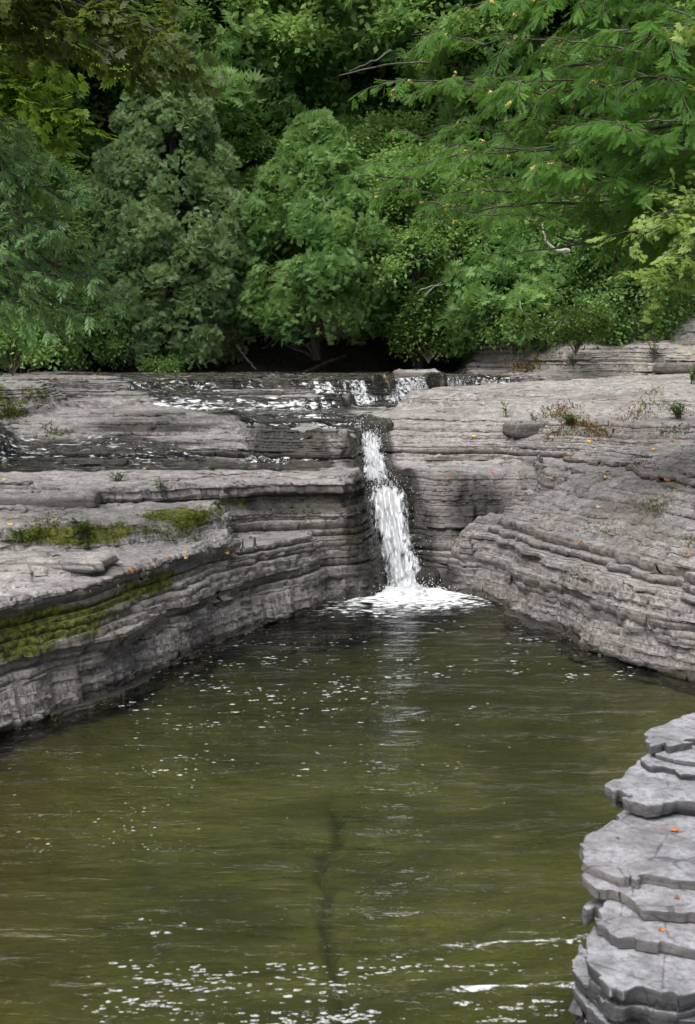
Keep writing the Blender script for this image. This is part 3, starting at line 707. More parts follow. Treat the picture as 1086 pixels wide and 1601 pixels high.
# droplets thrown up by the fall
k = NT('spray_water'); M_SPRAY = k.out(k.n('ShaderNodeBsdfDiffuse', ins={'Color': k.mix(k.noise(k.pos(), 50), (.75, .78, .8), (.95, .96, .97))}).outputs[0])
ov = np.array([(1,0,0),(-1,0,0),(0,1,0),(0,-1,0),(0,0,1),(0,0,-1)], float)
of = np.array([(0,2,4),(2,1,4),(1,3,4),(3,0,4),(2,0,5),(1,2,5),(3,1,5),(0,3,5)])
A = Acc(); N = 1300
s_ = rng.uniform(.9, 9.2, N)**1.0; tcr = rng.normal(0, .72, N)
pos = np.stack([np.interp(s_, range(13), STREAM[:, 0])+tcr*np.interp(s_, range(13), SW), np.interp(s_, range(13), STREAM[:, 1])-rng.uniform(0, .08, N),
                np.maximum(np.interp(s_, range(13), STREAM[:, 2]), 0)+.03+np.abs(rng.normal(0, .055, N))], 1)
n2 = 550; ang = rng.uniform(0, 6.28, n2); rr_ = np.abs(rng.normal(0, .36, n2))
pos2 = np.stack([.6+rr_*np.cos(ang)*1.15, 11.7+rr_*np.sin(ang)*.6-.1, np.abs(rng.normal(0, .055, n2))*np.exp(-rr_)+.01], 1)
pos = np.concatenate([pos, pos2])
inst(A, ov*np.array([1, .8, .8]), of, pos, rng.normal(size=pos.shape)*np.array([.3, .3, 1]), rng.normal(size=pos.shape), rng.uniform(.002, .0065, len(pos)), rng.random(len(pos)))
o = A.build('spray', M_SPRAY, fall, True, (.45, 11.7, 0)); o['kind'] = 'stuff'
# floating froth, plus flat flecks painted as sky glints
k = NT('foam_glint_fleck'); fd_ = k.n('ShaderNodeBsdfDiffuse', ins={'Color': k.mix(k.noise(k.pos(), 40), (.34, .35, .35), (.60, .61, .62))}); ft_ = k.n('ShaderNodeBsdfTransparent')
M_FOAM_GLINT = k.out(k.n('ShaderNodeMixShader', ins={0: k.ramp(k.noise(k.pos(), 70, 3, .6), .36, .58, .15, .85), 1: ft_.outputs[0], 2: fd_.outputs[0]}).outputs[0])
A = Acc()
def fleck(x, y, r, asp=2.2, z=None):
    n = 9; an = np.arange(n)*2*math.pi/n; rr = r*rng.uniform(.6, 1.15, n)
    vx = x+rr*np.cos(an)*asp*.8; vy = y+rr*np.sin(an)*1.3
    vz = wave(vx, vy)+.003
    v = np.column_stack([vx, vy, vz]); cz_ = wave(np.array([x]), np.array([y]))[0]+.003+.15*r
    A.add(np.vstack([v, [x, y, cz_]]), [[i, (i+1) % n, n] for i in range(n)], rng.random())
def scatter(n, x0, x1, y0, y1, r0, r1, asp=2.2, cl=.35):
    cs = [(rng.uniform(x0, x1), rng.uniform(y0, y1)) for _ in range(max(3, n//9))]
    for i in range(n):
        if rng.random() < cl: a, b = rng.uniform(x0, x1), rng.uniform(y0, y1)
        else:
            c_ = cs[rng.integers(len(cs))]; a, b = c_[0]+rng.normal(0, (x1-x0)*.06), c_[1]+rng.normal(0, (y1-y0)*.035)
        P_ = atz(a, b, 0)
        fleck(P_[0], P_[1], rng.uniform(r0, r1)*rng.uniform(.5, 1)**1.5, asp)
scatter(260, 200, 620, 985, 1110, .003, .015, 3.0)
scatter(120, 150, 620, 1100, 1215, .002, .011, 2.8)
scatter(130, 8, 330, 1170, 1340, .002, .0065, 2.4)
scatter(60, 620, 830, 970, 1060, .004, .018, 2.4)
scatter(90, 800, 1000, 985, 1062, .003, .015, 3)
scatter(26, 560, 860, 1060, 1200, .003, .010, 2.6)
scatter(12, 180, 330, 1435, 1475, .004, .012, 2.6)
scatter(300, 130, 580, 1506, 1601, .003, .009, 3.8, .35)  # pale flecks painted in place of sky glints on the ripples
scatter(70, 560, 890, 1495, 1525, .002, .008, 3.5, .3)  # painted sky reflections on wave crests, as is the next row
scatter(80, 700, 880, 1565, 1601, .002, .008, 3.5, .3)
scatter(25, 40, 900, 1220, 1500, .002, .005, 1.8, .9)
tag(A.build('foam_glint', M_FOAM_GLINT), kind='stuff')

# ------------------------------------------------------------------ foliage templates
def diamond(p, d, l, w, up=(0, 0, 1), fold=.12):
    p = np.asarray(p, float); d = np.asarray(d, float); d = d/np.linalg.norm(d); s = np.cross(up, d); s = s/np.linalg.norm(s); n = np.cross(d, s)
    return np.array([p, p+d*l*.45+s*w/2+n*w*fold, p+d*l, p+d*l*.45-s*w/2+n*w*fold])
def tmpl(leaves):
    v = np.concatenate(leaves); f = np.arange(len(v)).reshape(-1, 4); return v, f
r_ = np.random.default_rng(3)
def t_cedar_far():
    L = []
    for a in np.linspace(-1.15, 1.15, 7):
        L.append(diamond((.15*math.cos(a), .1*a, r_.uniform(-.08, .08)), (math.cos(a), math.sin(a), r_.uniform(-.35, .3)), r_.uniform(.7, 1.05), .26))
    return tmpl(L)
def t_leaves(n, spread, l, w, flat=.4):
    L = []
    for i in range(n):
        p = r_.normal(0, spread, 3)*np.array([1, 1, flat]); a = r_.uniform(0, 6.28)
        L.append(diamond(p, (math.cos(a)+.5, math.sin(a), r_.uniform(-.7, .15)), l*r_.uniform(.7, 1.2), w*r_.uniform(.7, 1.2)))
    return tmpl(L)
def t_frond():
    """flat feathery cedar spray"""
    L = [diamond((0, 0, 0), (1, 0, -.05), 1.0, .035)]
    for i in range(9):
        x = .06+.1*i; ln = .38*math.sin(math.pi*min(1, .25+.75*(1-i/9.5)))*(.75 if i < 2 else 1)
        for s in (-1, 1):
            a = .62+r_.uniform(-.12, .12); d = np.array([math.cos(a), s*math.sin(a), r_.uniform(-.3, .0)])
            b = np.array([x, 0, -.05*x]); L.append(diamond(b, d, ln, .035))
            for j in (1, 2.2):
                
                q = b+d*ln*(.2+.22*j)
                for s2 in (-1, 1):
                    a2 = s*a*1.0+s2*.55; L.append(diamond(q, (math.cos(a2), math.sin(a2), r_.uniform(-.3, .05)), ln*(.44-.08*j), .034))
    return tmpl(L)
def t_pinnate(n=5, l=.42, w=.13):
    L = [diamond((0, 0, 0), (1, 0, -.1), 1.0, .02)]
    for i in range(n):
        x = .2+.75*i/n
        for s in (-1, 1):
            a = .75+r_.uniform(-.2, .2); L.append(diamond((x, 0, -.1*x), (math.cos(a), s*math.sin(a), r_.uniform(-.75, -.1)), l*r_.uniform(.8, 1.1), w, fold=.2))
    L.append(diamond((.95, 0, -.1), (1, 0, -.5), l, w, fold=.2))
    return tmpl(L)
def t_maple(n=5):
    """a twig of lobed leaves"""
    L = []
    for i in range(n):
        p = np.array([.2*i, r_.uniform(-.35, .35), r_.uniform(-.12, .12)]); a0 = r_.uniform(-1.1, 1.1); dz = r_.uniform(-.6, .1)
        for da, ln in ((-1.1, .24), (-.5, .32), (0, .40), (.5, .32), (1.1, .24)):
            a = a0+da; L.append(diamond(p, (math.cos(a), math.sin(a), dz), ln, .14))
    return tmpl(L)
TC = [t_cedar_far() for _ in range(3)]; TL = [t_leaves(9, .55, .55, .34) for _ in range(3)]
TF = [t_frond() for _ in range(4)]; TP = [t_pinnate() for _ in range(3)]; TM = [t_maple() for _ in range(3)]
def add_sprays(A, T, pos, d, nrm, sc, tint):
    k_ = rng.integers(len(T), size=len(pos))
    for i, (tv, tf) in enumerate(T):
        m = k_ == i
        if m.any(): inst(A, tv, tf, pos[m], d[m], nrm[m], sc[m], tint[m])

# ------------------------------------------------------------------ trees
def tree(base, height, R, kind, mat, n_lump=110, n_spray=46, spray=.34, clear=.08, lean=(0, 0), seed=1, flat=1.0, limbs=22, lumpsize=.33):
    """returns the root; crown from lumps of sprays around a tapered trunk with limbs"""
    r = np.random.default_rng(seed)
    name = {'cedar': 'cedar_tree', 'maple': 'maple_tree', 'broad': 'broadleaf_tree'}[kind]
    root = empty(name, base); b = np.zeros(3)
    top = np.array([lean[0], lean[1], height*.97])
    tr = Acc(); pts = bez(b-np.array([0, 0, .3]), np.array([lean[0]*.2, lean[1]*.2, height*.5]), top, 14, .02)
    tube(tr, pts, .035*height**.8, .01, 8, .5, .1)
    f = r.random(n_lump)**(1.0 if kind == 'cedar' else .8); f = clear+(1-clear)*f
    if kind == 'cedar': prof = np.where(f < .28, .72+.28*f/.28, (1-((f-.28)/.72)**1.35))*.97+.05
    else: prof = np.sqrt(np.maximum(1-((f-.55)/.5)**2, .03))
    ang = r.uniform(0, 6.283, n_lump)
    rad = R*prof*((.76+.24*r.random(n_lump)**.7) if kind == 'cedar' else (.62+.38*r.random(n_lump)**.6))*(1+.18*np.sin(ang*3+seed)+.12*r.normal(size=n_lump))
    ax = np.array([lean[0]*f, lean[1]*f]).T
    C_ = np.stack([ax[:, 0]+rad*np.cos(ang), ax[:, 1]+rad*np.sin(ang), f*height], 1)
    ls = lumpsize*R*(.55+.6*r.random(n_lump))*np.clip(.5+prof*.5, .4, 1)
    # limbs reach the lumps
    for i in r.permutation(n_lump)[:limbs]:
        s0 = np.interp(max(.05, f[i]-.18), np.linspace(0, 1, len(pts)), np.arange(len(pts))); p0 = pts[int(s0)]
        tube(tr, bez(p0, (p0+C_[i])/2+np.array([0, 0, .08*height*(1 if kind != 'cedar' else -.3)]), C_[i], 7, .02*R), .012*height**.7, .006, 5, .5)
    tr.build('trunk', M_BARK, root)
    A = Acc()
    N = n_lump*n_spray; li = np.repeat(np.arange(n_lump), n_spray)
    dv = unit(r.normal(size=(N, 3))+np.array([0, 0, .35])); out = unit(np.stack([np.cos(ang[li]), np.sin(ang[li]), 0*li], 1))
    dv = unit(dv+.55*out)
    pos = C_[li]+dv*(ls[li]*(.45+.6*r.random(N)))[:, None]*np.array([1, 1, flat])
    if kind == 'cedar': d = unit(dv*.25+out*.45+np.array([0, 0, .3])+.55*r.normal(size=(N, 3))); nr = unit(.8*r.normal(size=(N, 3))+np.array([0, 0, .6])+1.1*out)
    else: d = unit(dv*.4+out*.5+np.array([0, 0, -.15])+.4*r.normal(size=(N, 3))); nr = unit(.45*r.normal(size=(N, 3))+np.array([0, 0, 1])+.25*out)
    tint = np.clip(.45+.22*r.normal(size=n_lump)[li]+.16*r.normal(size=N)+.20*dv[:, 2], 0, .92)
    sc = spray*(.6+.7*r.random(N))
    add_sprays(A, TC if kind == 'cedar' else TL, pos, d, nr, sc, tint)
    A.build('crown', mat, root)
    return root
def copy_tree(o, loc, rz, sc):
    c = o.copy(); COL.objects.link(c); c.location = loc; c.rotation_euler = (0, 0, rz); c.scale = (sc, sc, sc)
    for ch in list(o.children):
        q = ch.copy(); COL.objects.link(q); q.parent = c
    return c
def gz(x, y): return float(hill(np.array([x]), np.array([y]))[0])
def place(px, py_base, py_top, Y, halfpx, kind, mat, label, seed, **kw):
    a = atd(px, py_base, Y); t = atd(px, py_top, Y); s = math.hypot(Y, 0)/FPX
    root = tree((a[0], Y, a[2]), t[2]-a[2], halfpx*s*1.0, kind, mat, seed=seed, **kw)
    tag(root, label, 'tree', 'trees on the far bank'); return root
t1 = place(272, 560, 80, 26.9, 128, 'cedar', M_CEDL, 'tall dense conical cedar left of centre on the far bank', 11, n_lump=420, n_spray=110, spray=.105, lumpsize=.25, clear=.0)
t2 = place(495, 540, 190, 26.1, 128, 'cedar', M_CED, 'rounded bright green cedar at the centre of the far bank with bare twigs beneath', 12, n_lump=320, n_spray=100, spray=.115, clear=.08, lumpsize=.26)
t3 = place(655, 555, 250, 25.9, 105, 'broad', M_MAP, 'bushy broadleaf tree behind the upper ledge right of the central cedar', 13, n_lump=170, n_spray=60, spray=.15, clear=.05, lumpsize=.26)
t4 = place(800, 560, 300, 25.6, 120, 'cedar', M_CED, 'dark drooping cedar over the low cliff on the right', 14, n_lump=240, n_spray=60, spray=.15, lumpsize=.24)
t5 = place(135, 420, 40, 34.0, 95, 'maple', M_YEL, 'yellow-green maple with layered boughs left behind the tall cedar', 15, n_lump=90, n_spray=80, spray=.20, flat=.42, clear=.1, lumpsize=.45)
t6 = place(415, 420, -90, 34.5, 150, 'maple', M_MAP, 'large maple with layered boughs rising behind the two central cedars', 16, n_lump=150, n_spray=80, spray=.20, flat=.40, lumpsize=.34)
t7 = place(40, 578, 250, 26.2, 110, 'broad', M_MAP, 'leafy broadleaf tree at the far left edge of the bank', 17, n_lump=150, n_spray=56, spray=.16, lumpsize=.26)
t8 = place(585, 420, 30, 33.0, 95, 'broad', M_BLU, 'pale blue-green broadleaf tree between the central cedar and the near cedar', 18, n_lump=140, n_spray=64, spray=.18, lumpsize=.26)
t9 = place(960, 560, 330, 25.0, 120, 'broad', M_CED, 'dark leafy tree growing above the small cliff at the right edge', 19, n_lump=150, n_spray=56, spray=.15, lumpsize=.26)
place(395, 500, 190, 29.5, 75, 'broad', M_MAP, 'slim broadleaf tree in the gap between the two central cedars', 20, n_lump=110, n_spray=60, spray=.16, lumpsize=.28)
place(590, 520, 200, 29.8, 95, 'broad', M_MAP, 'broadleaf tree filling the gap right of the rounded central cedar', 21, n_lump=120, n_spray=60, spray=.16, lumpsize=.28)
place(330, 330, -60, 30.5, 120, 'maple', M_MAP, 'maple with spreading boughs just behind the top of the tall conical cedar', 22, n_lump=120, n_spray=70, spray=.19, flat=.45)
protoM = tree((3, 37, gz(3, 37)), 15, 3.6, 'maple', M_MAP, 220, 80, .27, seed=31, flat=.45, lumpsize=.3)
tag(protoM, 'tall maple on the hillside rising behind the near cedar', 'tree', 'trees on the hillside')
protoC = tree((-7, 38, gz(-7, 38)), 16, 3.2, 'cedar', M_CED, 300, 64, .27, seed=32, lumpsize=.2)
tag(protoC, 'tall dark cedar on the hillside at the upper left', 'tree', 'trees on the hillside')
back = [(-2.2,32,1),(1.6,31.5,0),(3.6,33,1),(-5.2,31.5,0),(5.8,31,0),(-7.2,33.5,1),(-.2,34.5,1),(-11,36,0),(-3.5,40,0),(.5,39,1),(-1.5,44,0),(4.5,43,1),(7.5,38,0),(10.5,35,1),(-8.5,44,1),(8.5,46,0),(-13,42,0),(13,42,1),(2,49,0),(-5.5,49,1),(-15,33,1),(15,34,0),(-9.5,31,0),(9.5,30,1),(11,26,0),(-11,25,1),(-12,19,0),(12.5,20,1)]
for i, (x, y, c) in enumerate(back):
    o = copy_tree(protoC if c else protoM, (x, y, gz(x, y)-.2), i*1.3, [.9, 1.05, 1.15, .97][i % 4])
    o['label'] = 'tall cedar in the dense woods covering the hillside' if c else 'tall maple in the dense woods covering the hillside'

# shrubs on the bank
def shrub(px, py, Y, w, h, mat, label, seed, spray=.16, name='shrub'):
    a = atd(px, py, Y); r = np.random.default_rng(seed); root = empty(name, a); A = Acc(); B = Acc()
    n = 26
    for i in range(n):
        c = np.array([r.normal(0, w*.4), r.normal(0, w*.25), h*r.uniform(.25, 1)])
        tube(B, bez((0, 0, -.1), (c[0]*.3, c[1]*.3, c[2]*.6), c, 6), .008, .003, 4)
        N = 26; dv = unit(r.normal(size=(N, 3))); pos = c+dv*h*.22*r.random((N, 1))
        add_sprays(A, TL, pos, unit(dv+np.array([0, 0, -.1])), unit(r.normal(size=(N, 3))*.5+np.array([0, -.2, 1])), spray*(.6+.6*r.random(N)), np.clip(.5+.25*r.normal(size=N), 0, .92))
    B.build('stem', M_TWIG, root); A.build('foliage', mat, root)
    return tag(root, label, 'shrub')
shrub(252, 590, 25.6, .45, .3, M_MAP, 'small green shrub below the tall conical cedar', 41, .12)
shrub(670, 560, 24.9, .7, .75, M_FERN, 'bright green shrub on the bank right of the central cedar', 42, .14)
shrub(800, 545, 24.0, .8, 1.0, M_MAP, 'leafy shrub hanging over the low cliff', 43, .15)
shrub(900, 545, 22.6, .8, .7, M_FERN, 'pale green shrub on the slope above the right bank', 44, .12)
shrub(120, 590, 25.8, .9, 1.2, M_MAP, 'green shrub at the foot of the trees on the far left', 45, .16)
shrub(20, 575, 16.5, .6, .7, M_MAP, 'dark shrub on the mossy left ledge end', 46, .12)
shrub(575, 500, 26.6, .9, 1.2, M_CED, 'dark shrub under the central trees beside the earth bank', 47, .16)

# ------------------------------------------------------------------ near cedar on the right
def near_cedar():
    r = np.random.default_rng(77)
    base = np.array([4.9, 10.9, 1.6]); root = empty('cedar_tree', base)
    T = Acc(); A = Acc(); Cn = Acc(); Tw = Acc()
    tube(T, bez(base-[0, 0, .6], base+[-.2, 0, 3], base+[.15, .2, 8.5], 16, .02), .24, .05, 10, .5, .08)
    ends = []
    # (pixel target, depth, start height)
    targets = [(560,260,9.6,3.2),(575,300,10.4,3.0),(600,130,9.8,3.9),(640,60,10.2,4.2),(660,330,10.2,2.6),(620,210,10.8,3.2),(700,10,9.6,4.6),(760,340,9.7,2.4),(690,220,9.3,3.0),(780,120,9.2,3.6),(830,-10,9.8,4.6),
               (850,250,9.4,2.6),(880,330,10.0,2.2),(930,180,9.0,3.0),(960,60,9.0,3.8),(990,290,9.4,2.2),(1040,350,9.8,1.9),(1030,120,9.2,3.2),(740,280,10.8,2.6),(900,90,10.6,3.7),(820,180,10.6,3.0),(1010,220,10.4,2.7),(720,130,10.6,3.7),(1060,20,10,4.2),(640,-60,10.4,4.8),(560,-40,10.8,5.2),(900,-80,9.6,5.2),(1120,250,9.5,2.2),(1150,100,9.6,3),(950,370,10.6,1.9)]
    for (px, py, Y, sh) in targets:
        e = atd(px, py, Y)-base; s = np.array([0, 0, sh-.2])
        m = s*.45+e*.55+np.array([0, 0, -.35+.2*r.normal()])
        limb = bez(s, m, e, 22, .018); tube(T, limb, .026, .003, 6, .5)
        n2 = 26
        for i in range(n2):
            f = .22+.78*(i+r.random())/n2; j = min(20, int(f*21)); p0 = limb[j]; tan = unit(limb[j+1]-limb[j])
            side = unit(np.cross(tan, [0, 0, 1]))*(1 if i % 2 else -1)
            L = (.30+.45*r.random())*(1.15-.45*f)
            q = p0+tan*L*.6+side*L*.7+np.array([0, 0, -.22*L+.25*L*r.normal()])
            tw = bez(p0, (p0+q)/2+[0, 0, .06], q, 7, .006); tube(Tw, tw, .007, .002, 4, .5)
            nf = 22
            for kf in range(nf):
                ff_ = (kf+r.random())/nf; jj = min(5, int(ff_*6)); pp = tw[jj]+(tw[jj+1]-tw[jj])*(ff_*6-jj)
                tg = unit(tw[jj+1]-tw[jj]); sd = unit(np.cross(tg, [0, 0, 1]))*(1 if kf % 2 else -1)
                d = unit(tg*.8+sd*.75+np.array([0, -.15, -.55])+.32*r.normal(size=3)); nr = unit(np.array([-.1, -.45, .8])+.5*r.normal(size=3))
                ends.append((pp, d, nr, (.055+.075*r.random())*(1.0+.55*sstep(700, 1000, px)), np.clip(.42+.2*r.normal()+.25*(1 if f > .8 else 0)*r.random(), 0, .92)))
    pos = np.array([e[0] for e in ends]); d = np.array([e[1] for e in ends]); nr = np.array([e[2] for e in ends]); sc = np.array([e[3] for e in ends]); ti = np.array([e[4] for e in ends])
    ti = np.clip(ti+.22*fbm(pos[:, 0]*1.6, pos[:, 1]*1.6, pos[:, 2]*1.6, 78, 2), 0, .92)
    add_sprays(A, TF, pos, d, nr, sc, ti)
    # yellow cone clusters
    cl_ = 0
    sel = [i for i in range(len(pos)) if (pos[i][0]+base[0] < 1.9) and r.random() < .03]
    for i in list(r.permutation(sel))[:96]:
        c = pos[i]+d[i]*sc[i]*.5; n = r.integers(5, 12); Cn = Acc()
        P_ = c+np.cumsum(r.normal(0, .007, (n, 3)), 0); inst(Cn, ov*np.array([1.6, .9, .9]), of, P_, unit(d[i]+.5*r.normal(size=(n, 3))), r.normal(size=(n, 3)), r.uniform(.009, .014, n), r.random(n))
        Cn.build('cone_cluster', M_CONE, root)
    T.build('trunk', M_BARK, root); Tw.build('twigs', M_TWIG, root); A.build('foliage', M_CEDN, root)
    for pl in ([(530,118,9.6),(600,98,9.8),(670,96,10.2)],[(545,112,9.6),(580,100,9.7),(612,78,9.9)],[(860,58,9.0),(930,70,9.1),(1000,82,9.3)],[(1000,190,8.9),(1050,192,9.0),(1100,185,9.2)],[(560,275,9.4),(610,276,9.7),(650,280,10)]):
        P_ = np.array([atd(*q) for q in pl])-base; D = Acc(); tube(D, bez(P_[0], P_[1], P_[2], 9, .006), .004, .009, 5); D.build('bare_branch', M_TWIG, root)
    # thin bare limbs sweeping below the foliage
    for pl in ([(760,395,10.4),(930,400,10.4),(1100,300,10.6)],[(850,300,10),(960,330,10),(1100,250,10.2)],[(800,320,10.5),(900,430,10.6),(1110,350,10.8)],[(870,370,10.2),(960,375,10.2),(1100,330,10.6)]):
        P_ = np.array([atd(*q) for q in pl])-base; D = Acc(); tube(D, bez(P_[0], P_[1], P_[2], 14, .012), .004, .016, 5); D.build('bare_branch', M_TWIG, root)
    return tag(root, 'near cedar with feathery sprays and yellow cones overhanging the creek from the right', 'tree')
near_cedar()

# ------------------------------------------------------------------ leafy boughs from the left
def bough(name, label, base, targets, T_, mat, per, sz, droop, seed, start=.1, tint0=.45, bark=M_BARK, thick_=.02, cat='tree'):
    r = np.random.default_rng(seed); base = np.asarray(base, float); root = empty(name, base); B = Acc(); A = Acc()
    tk = bez((0, 0, -1.5), (.1, 0, 1.5), (-.1, .1, 5.5), 12, .02); tube(B, tk, .14, .05, 9, .5, .08)
    P, D_, N_, Sc, Ti = [], [], [], [], []
    for (px, py, Y, sh) in targets:
        e = atd(px, py, Y)-base; s = np.array([np.interp(sh, tk[:, 2], tk[:, 0]), np.interp(sh, tk[:, 2], tk[:, 1]), sh]); limb = bez(s, s*.5+e*.5+[0, 0, .25], e, 20, .014); tube(B, limb, thick_, .004, 6)
        for i in range(per):
            f = start+(1-start)*(i+r.random())/per; j = min(18, int(f*19)); p0 = limb[j]; tan = unit(limb[j+1]-limb[j])
            side = unit(np.cross(tan, [0, 0, 1]))*(1 if i % 2 else -1); L = .22+.3*r.random()
            q = p0+tan*L*.6+side*L*.6+np.array([0, 0, L*(droop+.4*r.normal())]); tw = bez(p0, (p0+q)/2+[0, 0, .05], q, 5); tube(B, tw, .005, .002, 4)
            for kf in range(7):
                t_ = r.random(); pp = p0+(q-p0)*t_
                P.append(pp); D_.append(unit(tan*.5+side*(.6 if kf % 2 else -.3)+np.array([0, 0, droop])+.4*r.normal(size=3))); N_.append(unit(np.array([.1, -.3, 1])+.45*r.normal(size=3)))
                Sc.append(sz*(.65+.6*r.random())); Ti.append(np.clip(tint0+.25*r.normal(), 0, .92))
    add_sprays(A, T_, np.array(P), np.array(D_), np.array(N_), np.array(Sc), np.array(Ti))
    B.build('trunk', bark, root); A.build('foliage', mat, root)
    return tag(root, label, cat)
bough('broadleaf_tree', 'near tree with drooping blue-green narrow leaves leaning in at the left edge', (-3.9, 9.4, 1.2),
  [(195,470,9.2,2.2),(150,500,9.0,2.0),(170,420,9.4,2.4),(110,380,9.0,2.5),(130,330,9.5,2.7),(90,440,8.8,2.0),(60,300,9.2,2.8),(40,480,8.9,1.8),(30,370,8.7,2.3),(20,250,9.0,3.0),(110,280,9.6,2.9),(150,455,9.8,2.2),(70,400,9.8,2.4),(50,220,9.4,3.3),(95,490,9.7,1.9)],
  TP, M_BLU, 30, .115, -.2, 81, .12)
bough('broadleaf_tree', 'near tree whose dark branch reaches across the top left corner', (-4.4, 8.6, 1.4),
  [(310,85,8.2,3.6),(270,60,8.0,3.7),(220,30,8.3,3.9),(160,20,8.1,3.9),(250,110,8.6,3.4),(100,5,8.4,4.0),(180,85,8.0,3.5),(60,60,8.2,3.6),(290,20,8.6,4.0),(200,-30,8.2,4.2)],
  TM, M_DRK, 13, .18, -.15, 82, .30)
bough('broadleaf_tree', 'tree with yellowish-green leaves hanging high at the left edge', (-5.2, 12.6, 1.4),
  [(120,180,12.0,4.0),(60,140,12.2,4.4),(170,110,12.4,4.8),(90,90,12.0,4.8),(30,200,12.2,3.8),(140,60,12.8,5.2),(40,80,12.6,5.0),(90,225,12.4,3.6)],
  TM, M_YEL, 15, .26, -.1, 83, .2, .4)
bough('broadleaf_tree', 'tree with pale sunlit leaves poking out under the near cedar at the right edge', (4.3, 8.6, 1.3),
  [(985,372,8.4,2.0),(1010,430,8.3,1.7),(1035,395,8.5,1.9),(1075,360,8.5,2.1),(1070,425,8.4,1.6),(1005,345,8.6,2.2),(1050,440,8.3,1.5),(1074,60,8.2,3.4)],
  TM, M_LIT, 9, .115, -.1, 84, .62, .5)

# ------------------------------------------------------------------ twigs and dead wood
def stick(name, label, pts, r0, r1, mat, side=None):
    P_ = np.array([atd(*q) for q in pts]); c = P_.mean(0); A = Acc(); tube(A, bez(P_[0]-c, (P_[1]-c)*2-(P_[0]-c+P_[2]-c)/2, P_[2]-c, 12, .01), r0, r1, 6)
    if side is not None:
        q = np.array([atd(*s) for s in side])-c; tube(A, bez(q[0], q.mean(0)+[0, 0, .03], q[1], 7, .006), r1, r1*.5, 5)
    o = A.build(name, mat); o.location = c
    return tag(o, label, 'branch')
stick('dead_branch', 'bleached bare branch hooking out of the dark foliage right of centre', [(848,348,21),(858,382,21),(890,392,21.2)], .012, .03, M_DEAD)
stick('dead_branch', 'thin pale twig hanging against the dark bank beside the shrubs', [(812,470,23.5),(818,488,23.5),(830,490,23.5)], .012, .008, M_DEAD)
stick('dead_branch', 'forked grey twig in front of the bushy tree right of centre', [(655,455,24.5),(685,446,24.5),(735,440,24.5)], .010, .014, M_DEAD, [(665,462,24.5),(690,440,24.5)])
stick('fallen_log', 'grey log lying on the earth bank below the central cedar', [(470,585,25.9),(500,572,26.0),(540,556,26.4)], .05, .03, M_BARK)
stick('fallen_log', 'thin log leaning on the bank below the tall cedar', [(370,540,26),(385,560,25.8),(400,578,25.7)], .03, .02, M_BARK)
A = Acc(); r = np.random.default_rng(5)
for i in range(46):
    px = r.uniform(410, 600); a = atd(px, r.uniform(455, 500), 26.0+r.uniform(0, .8)); b = atd(px+r.normal(0, 55), r.uniform(500, 545), 25.7)
    tube(A, bez(a, (a+b)/2+[r.normal(0, .2), 0, -.25], b, 9, .02), .014, .006, 4)
A.build('bare_twigs', M_TWIG, t2, off=tuple(t2.location))

# ------------------------------------------------------------------ small plants on the rock
def weed(px, py, h, n, mat, label, name='weed', seed=0, leaf=.06, spread=.5):
    hp = hit(px, py)
    if hp is None: return
    r = np.random.default_rng(seed); root = empty(name, hp[0]); B = Acc(); A = Acc(); P, D_, N_, Sc, Ti = [], [], [], [], []
    for i in range(n):
        a = r.uniform(0, 6.28); e = np.array([math.cos(a)*spread*h*r.random(), math.sin(a)*spread*h*r.random(), h*r.uniform(.5, 1)])
        s = bez((r.normal(0, .02), r.normal(0, .02), -.02), (e[0]*.3, e[1]*.3, e[2]*.7), e, 8); tube(B, s, .004, .0015, 4)
        m = 9
        for j in range(m):
            f = .25+.75*j/m; p = s[min(7, int(f*8))]; b = r.uniform(0, 6.28)
            P.append(p); D_.append((math.cos(b), math.sin(b), .25+.3*r.normal())); N_.append((.2*r.normal(), .2*r.normal(), 1)); Sc.append(leaf*(.6+.6*r.random())); Ti.append(r.uniform(.1, .9))
    tv = diamond((0, 0, 0), (1, 0, -.1), 1, .32, fold=.15); tf = np.array([[0, 1, 2, 3]])
    inst(A, tv, tf, np.array(P), np.array(D_), np.array(N_), np.array(Sc), np.array(Ti))
    B.build('stem', M_TWIG, root); A.build('foliage', mat, root)
    return tag(root, label, 'plant', 'small plants on the rock')
weed(1022, 566, .62, 12, M_FERN, 'tallest leafy weed on the crest of the right bank', seed=1, leaf=.13)
weed(893, 574, .42, 5, M_FERN, 'slender weed on the crest left of the tallest weed', seed=2, leaf=.10)
weed(1060, 655, .20, 16, M_FERN, 'bushy weed at the right edge of the right bank', seed=3, leaf=.08, spread=.9)
weed(1082, 600, .3, 12, M_FERN, 'yellowish weed at the right frame edge on the bank crest', seed=4, leaf=.09)
weed(890, 665, .16, 22, M_FERN, 'low green tuft on the orange mossy ledge of the right bank', seed=5, leaf=.06, spread=1.2)
weed(790, 652, .22, 4, M_FERN, 'thin weed on the ledge left of the orange moss', seed=6, leaf=.07)
weed(835, 662, .14, 5, M_FERN, 'small weed between the thin weed and the orange moss', seed=7, leaf=.05)
weed(255, 775, .17, 5, M_FERN, 'upright weed on the slab edge of the left bank', seed=8, leaf=.06)
weed(185, 752, .10, 9, M_FERN, 'low weed on the slab behind the upright weed', seed=9, leaf=.05, spread=1.3)
weed(125, 835, .09, 22, M_FERN, 'creeping green plant on the mossy left ledge', seed=10, leaf=.05, spread=1.8)
weed(30, 842, .07, 18, M_FERN, 'creeping plant in the moss at the left edge', seed=11, leaf=.045, spread=1.8)
weed(330, 735, .05, 6, M_FERN, 'tiny weed by the shallow water on the left shelf', seed=12, leaf=.03, spread=1.2)

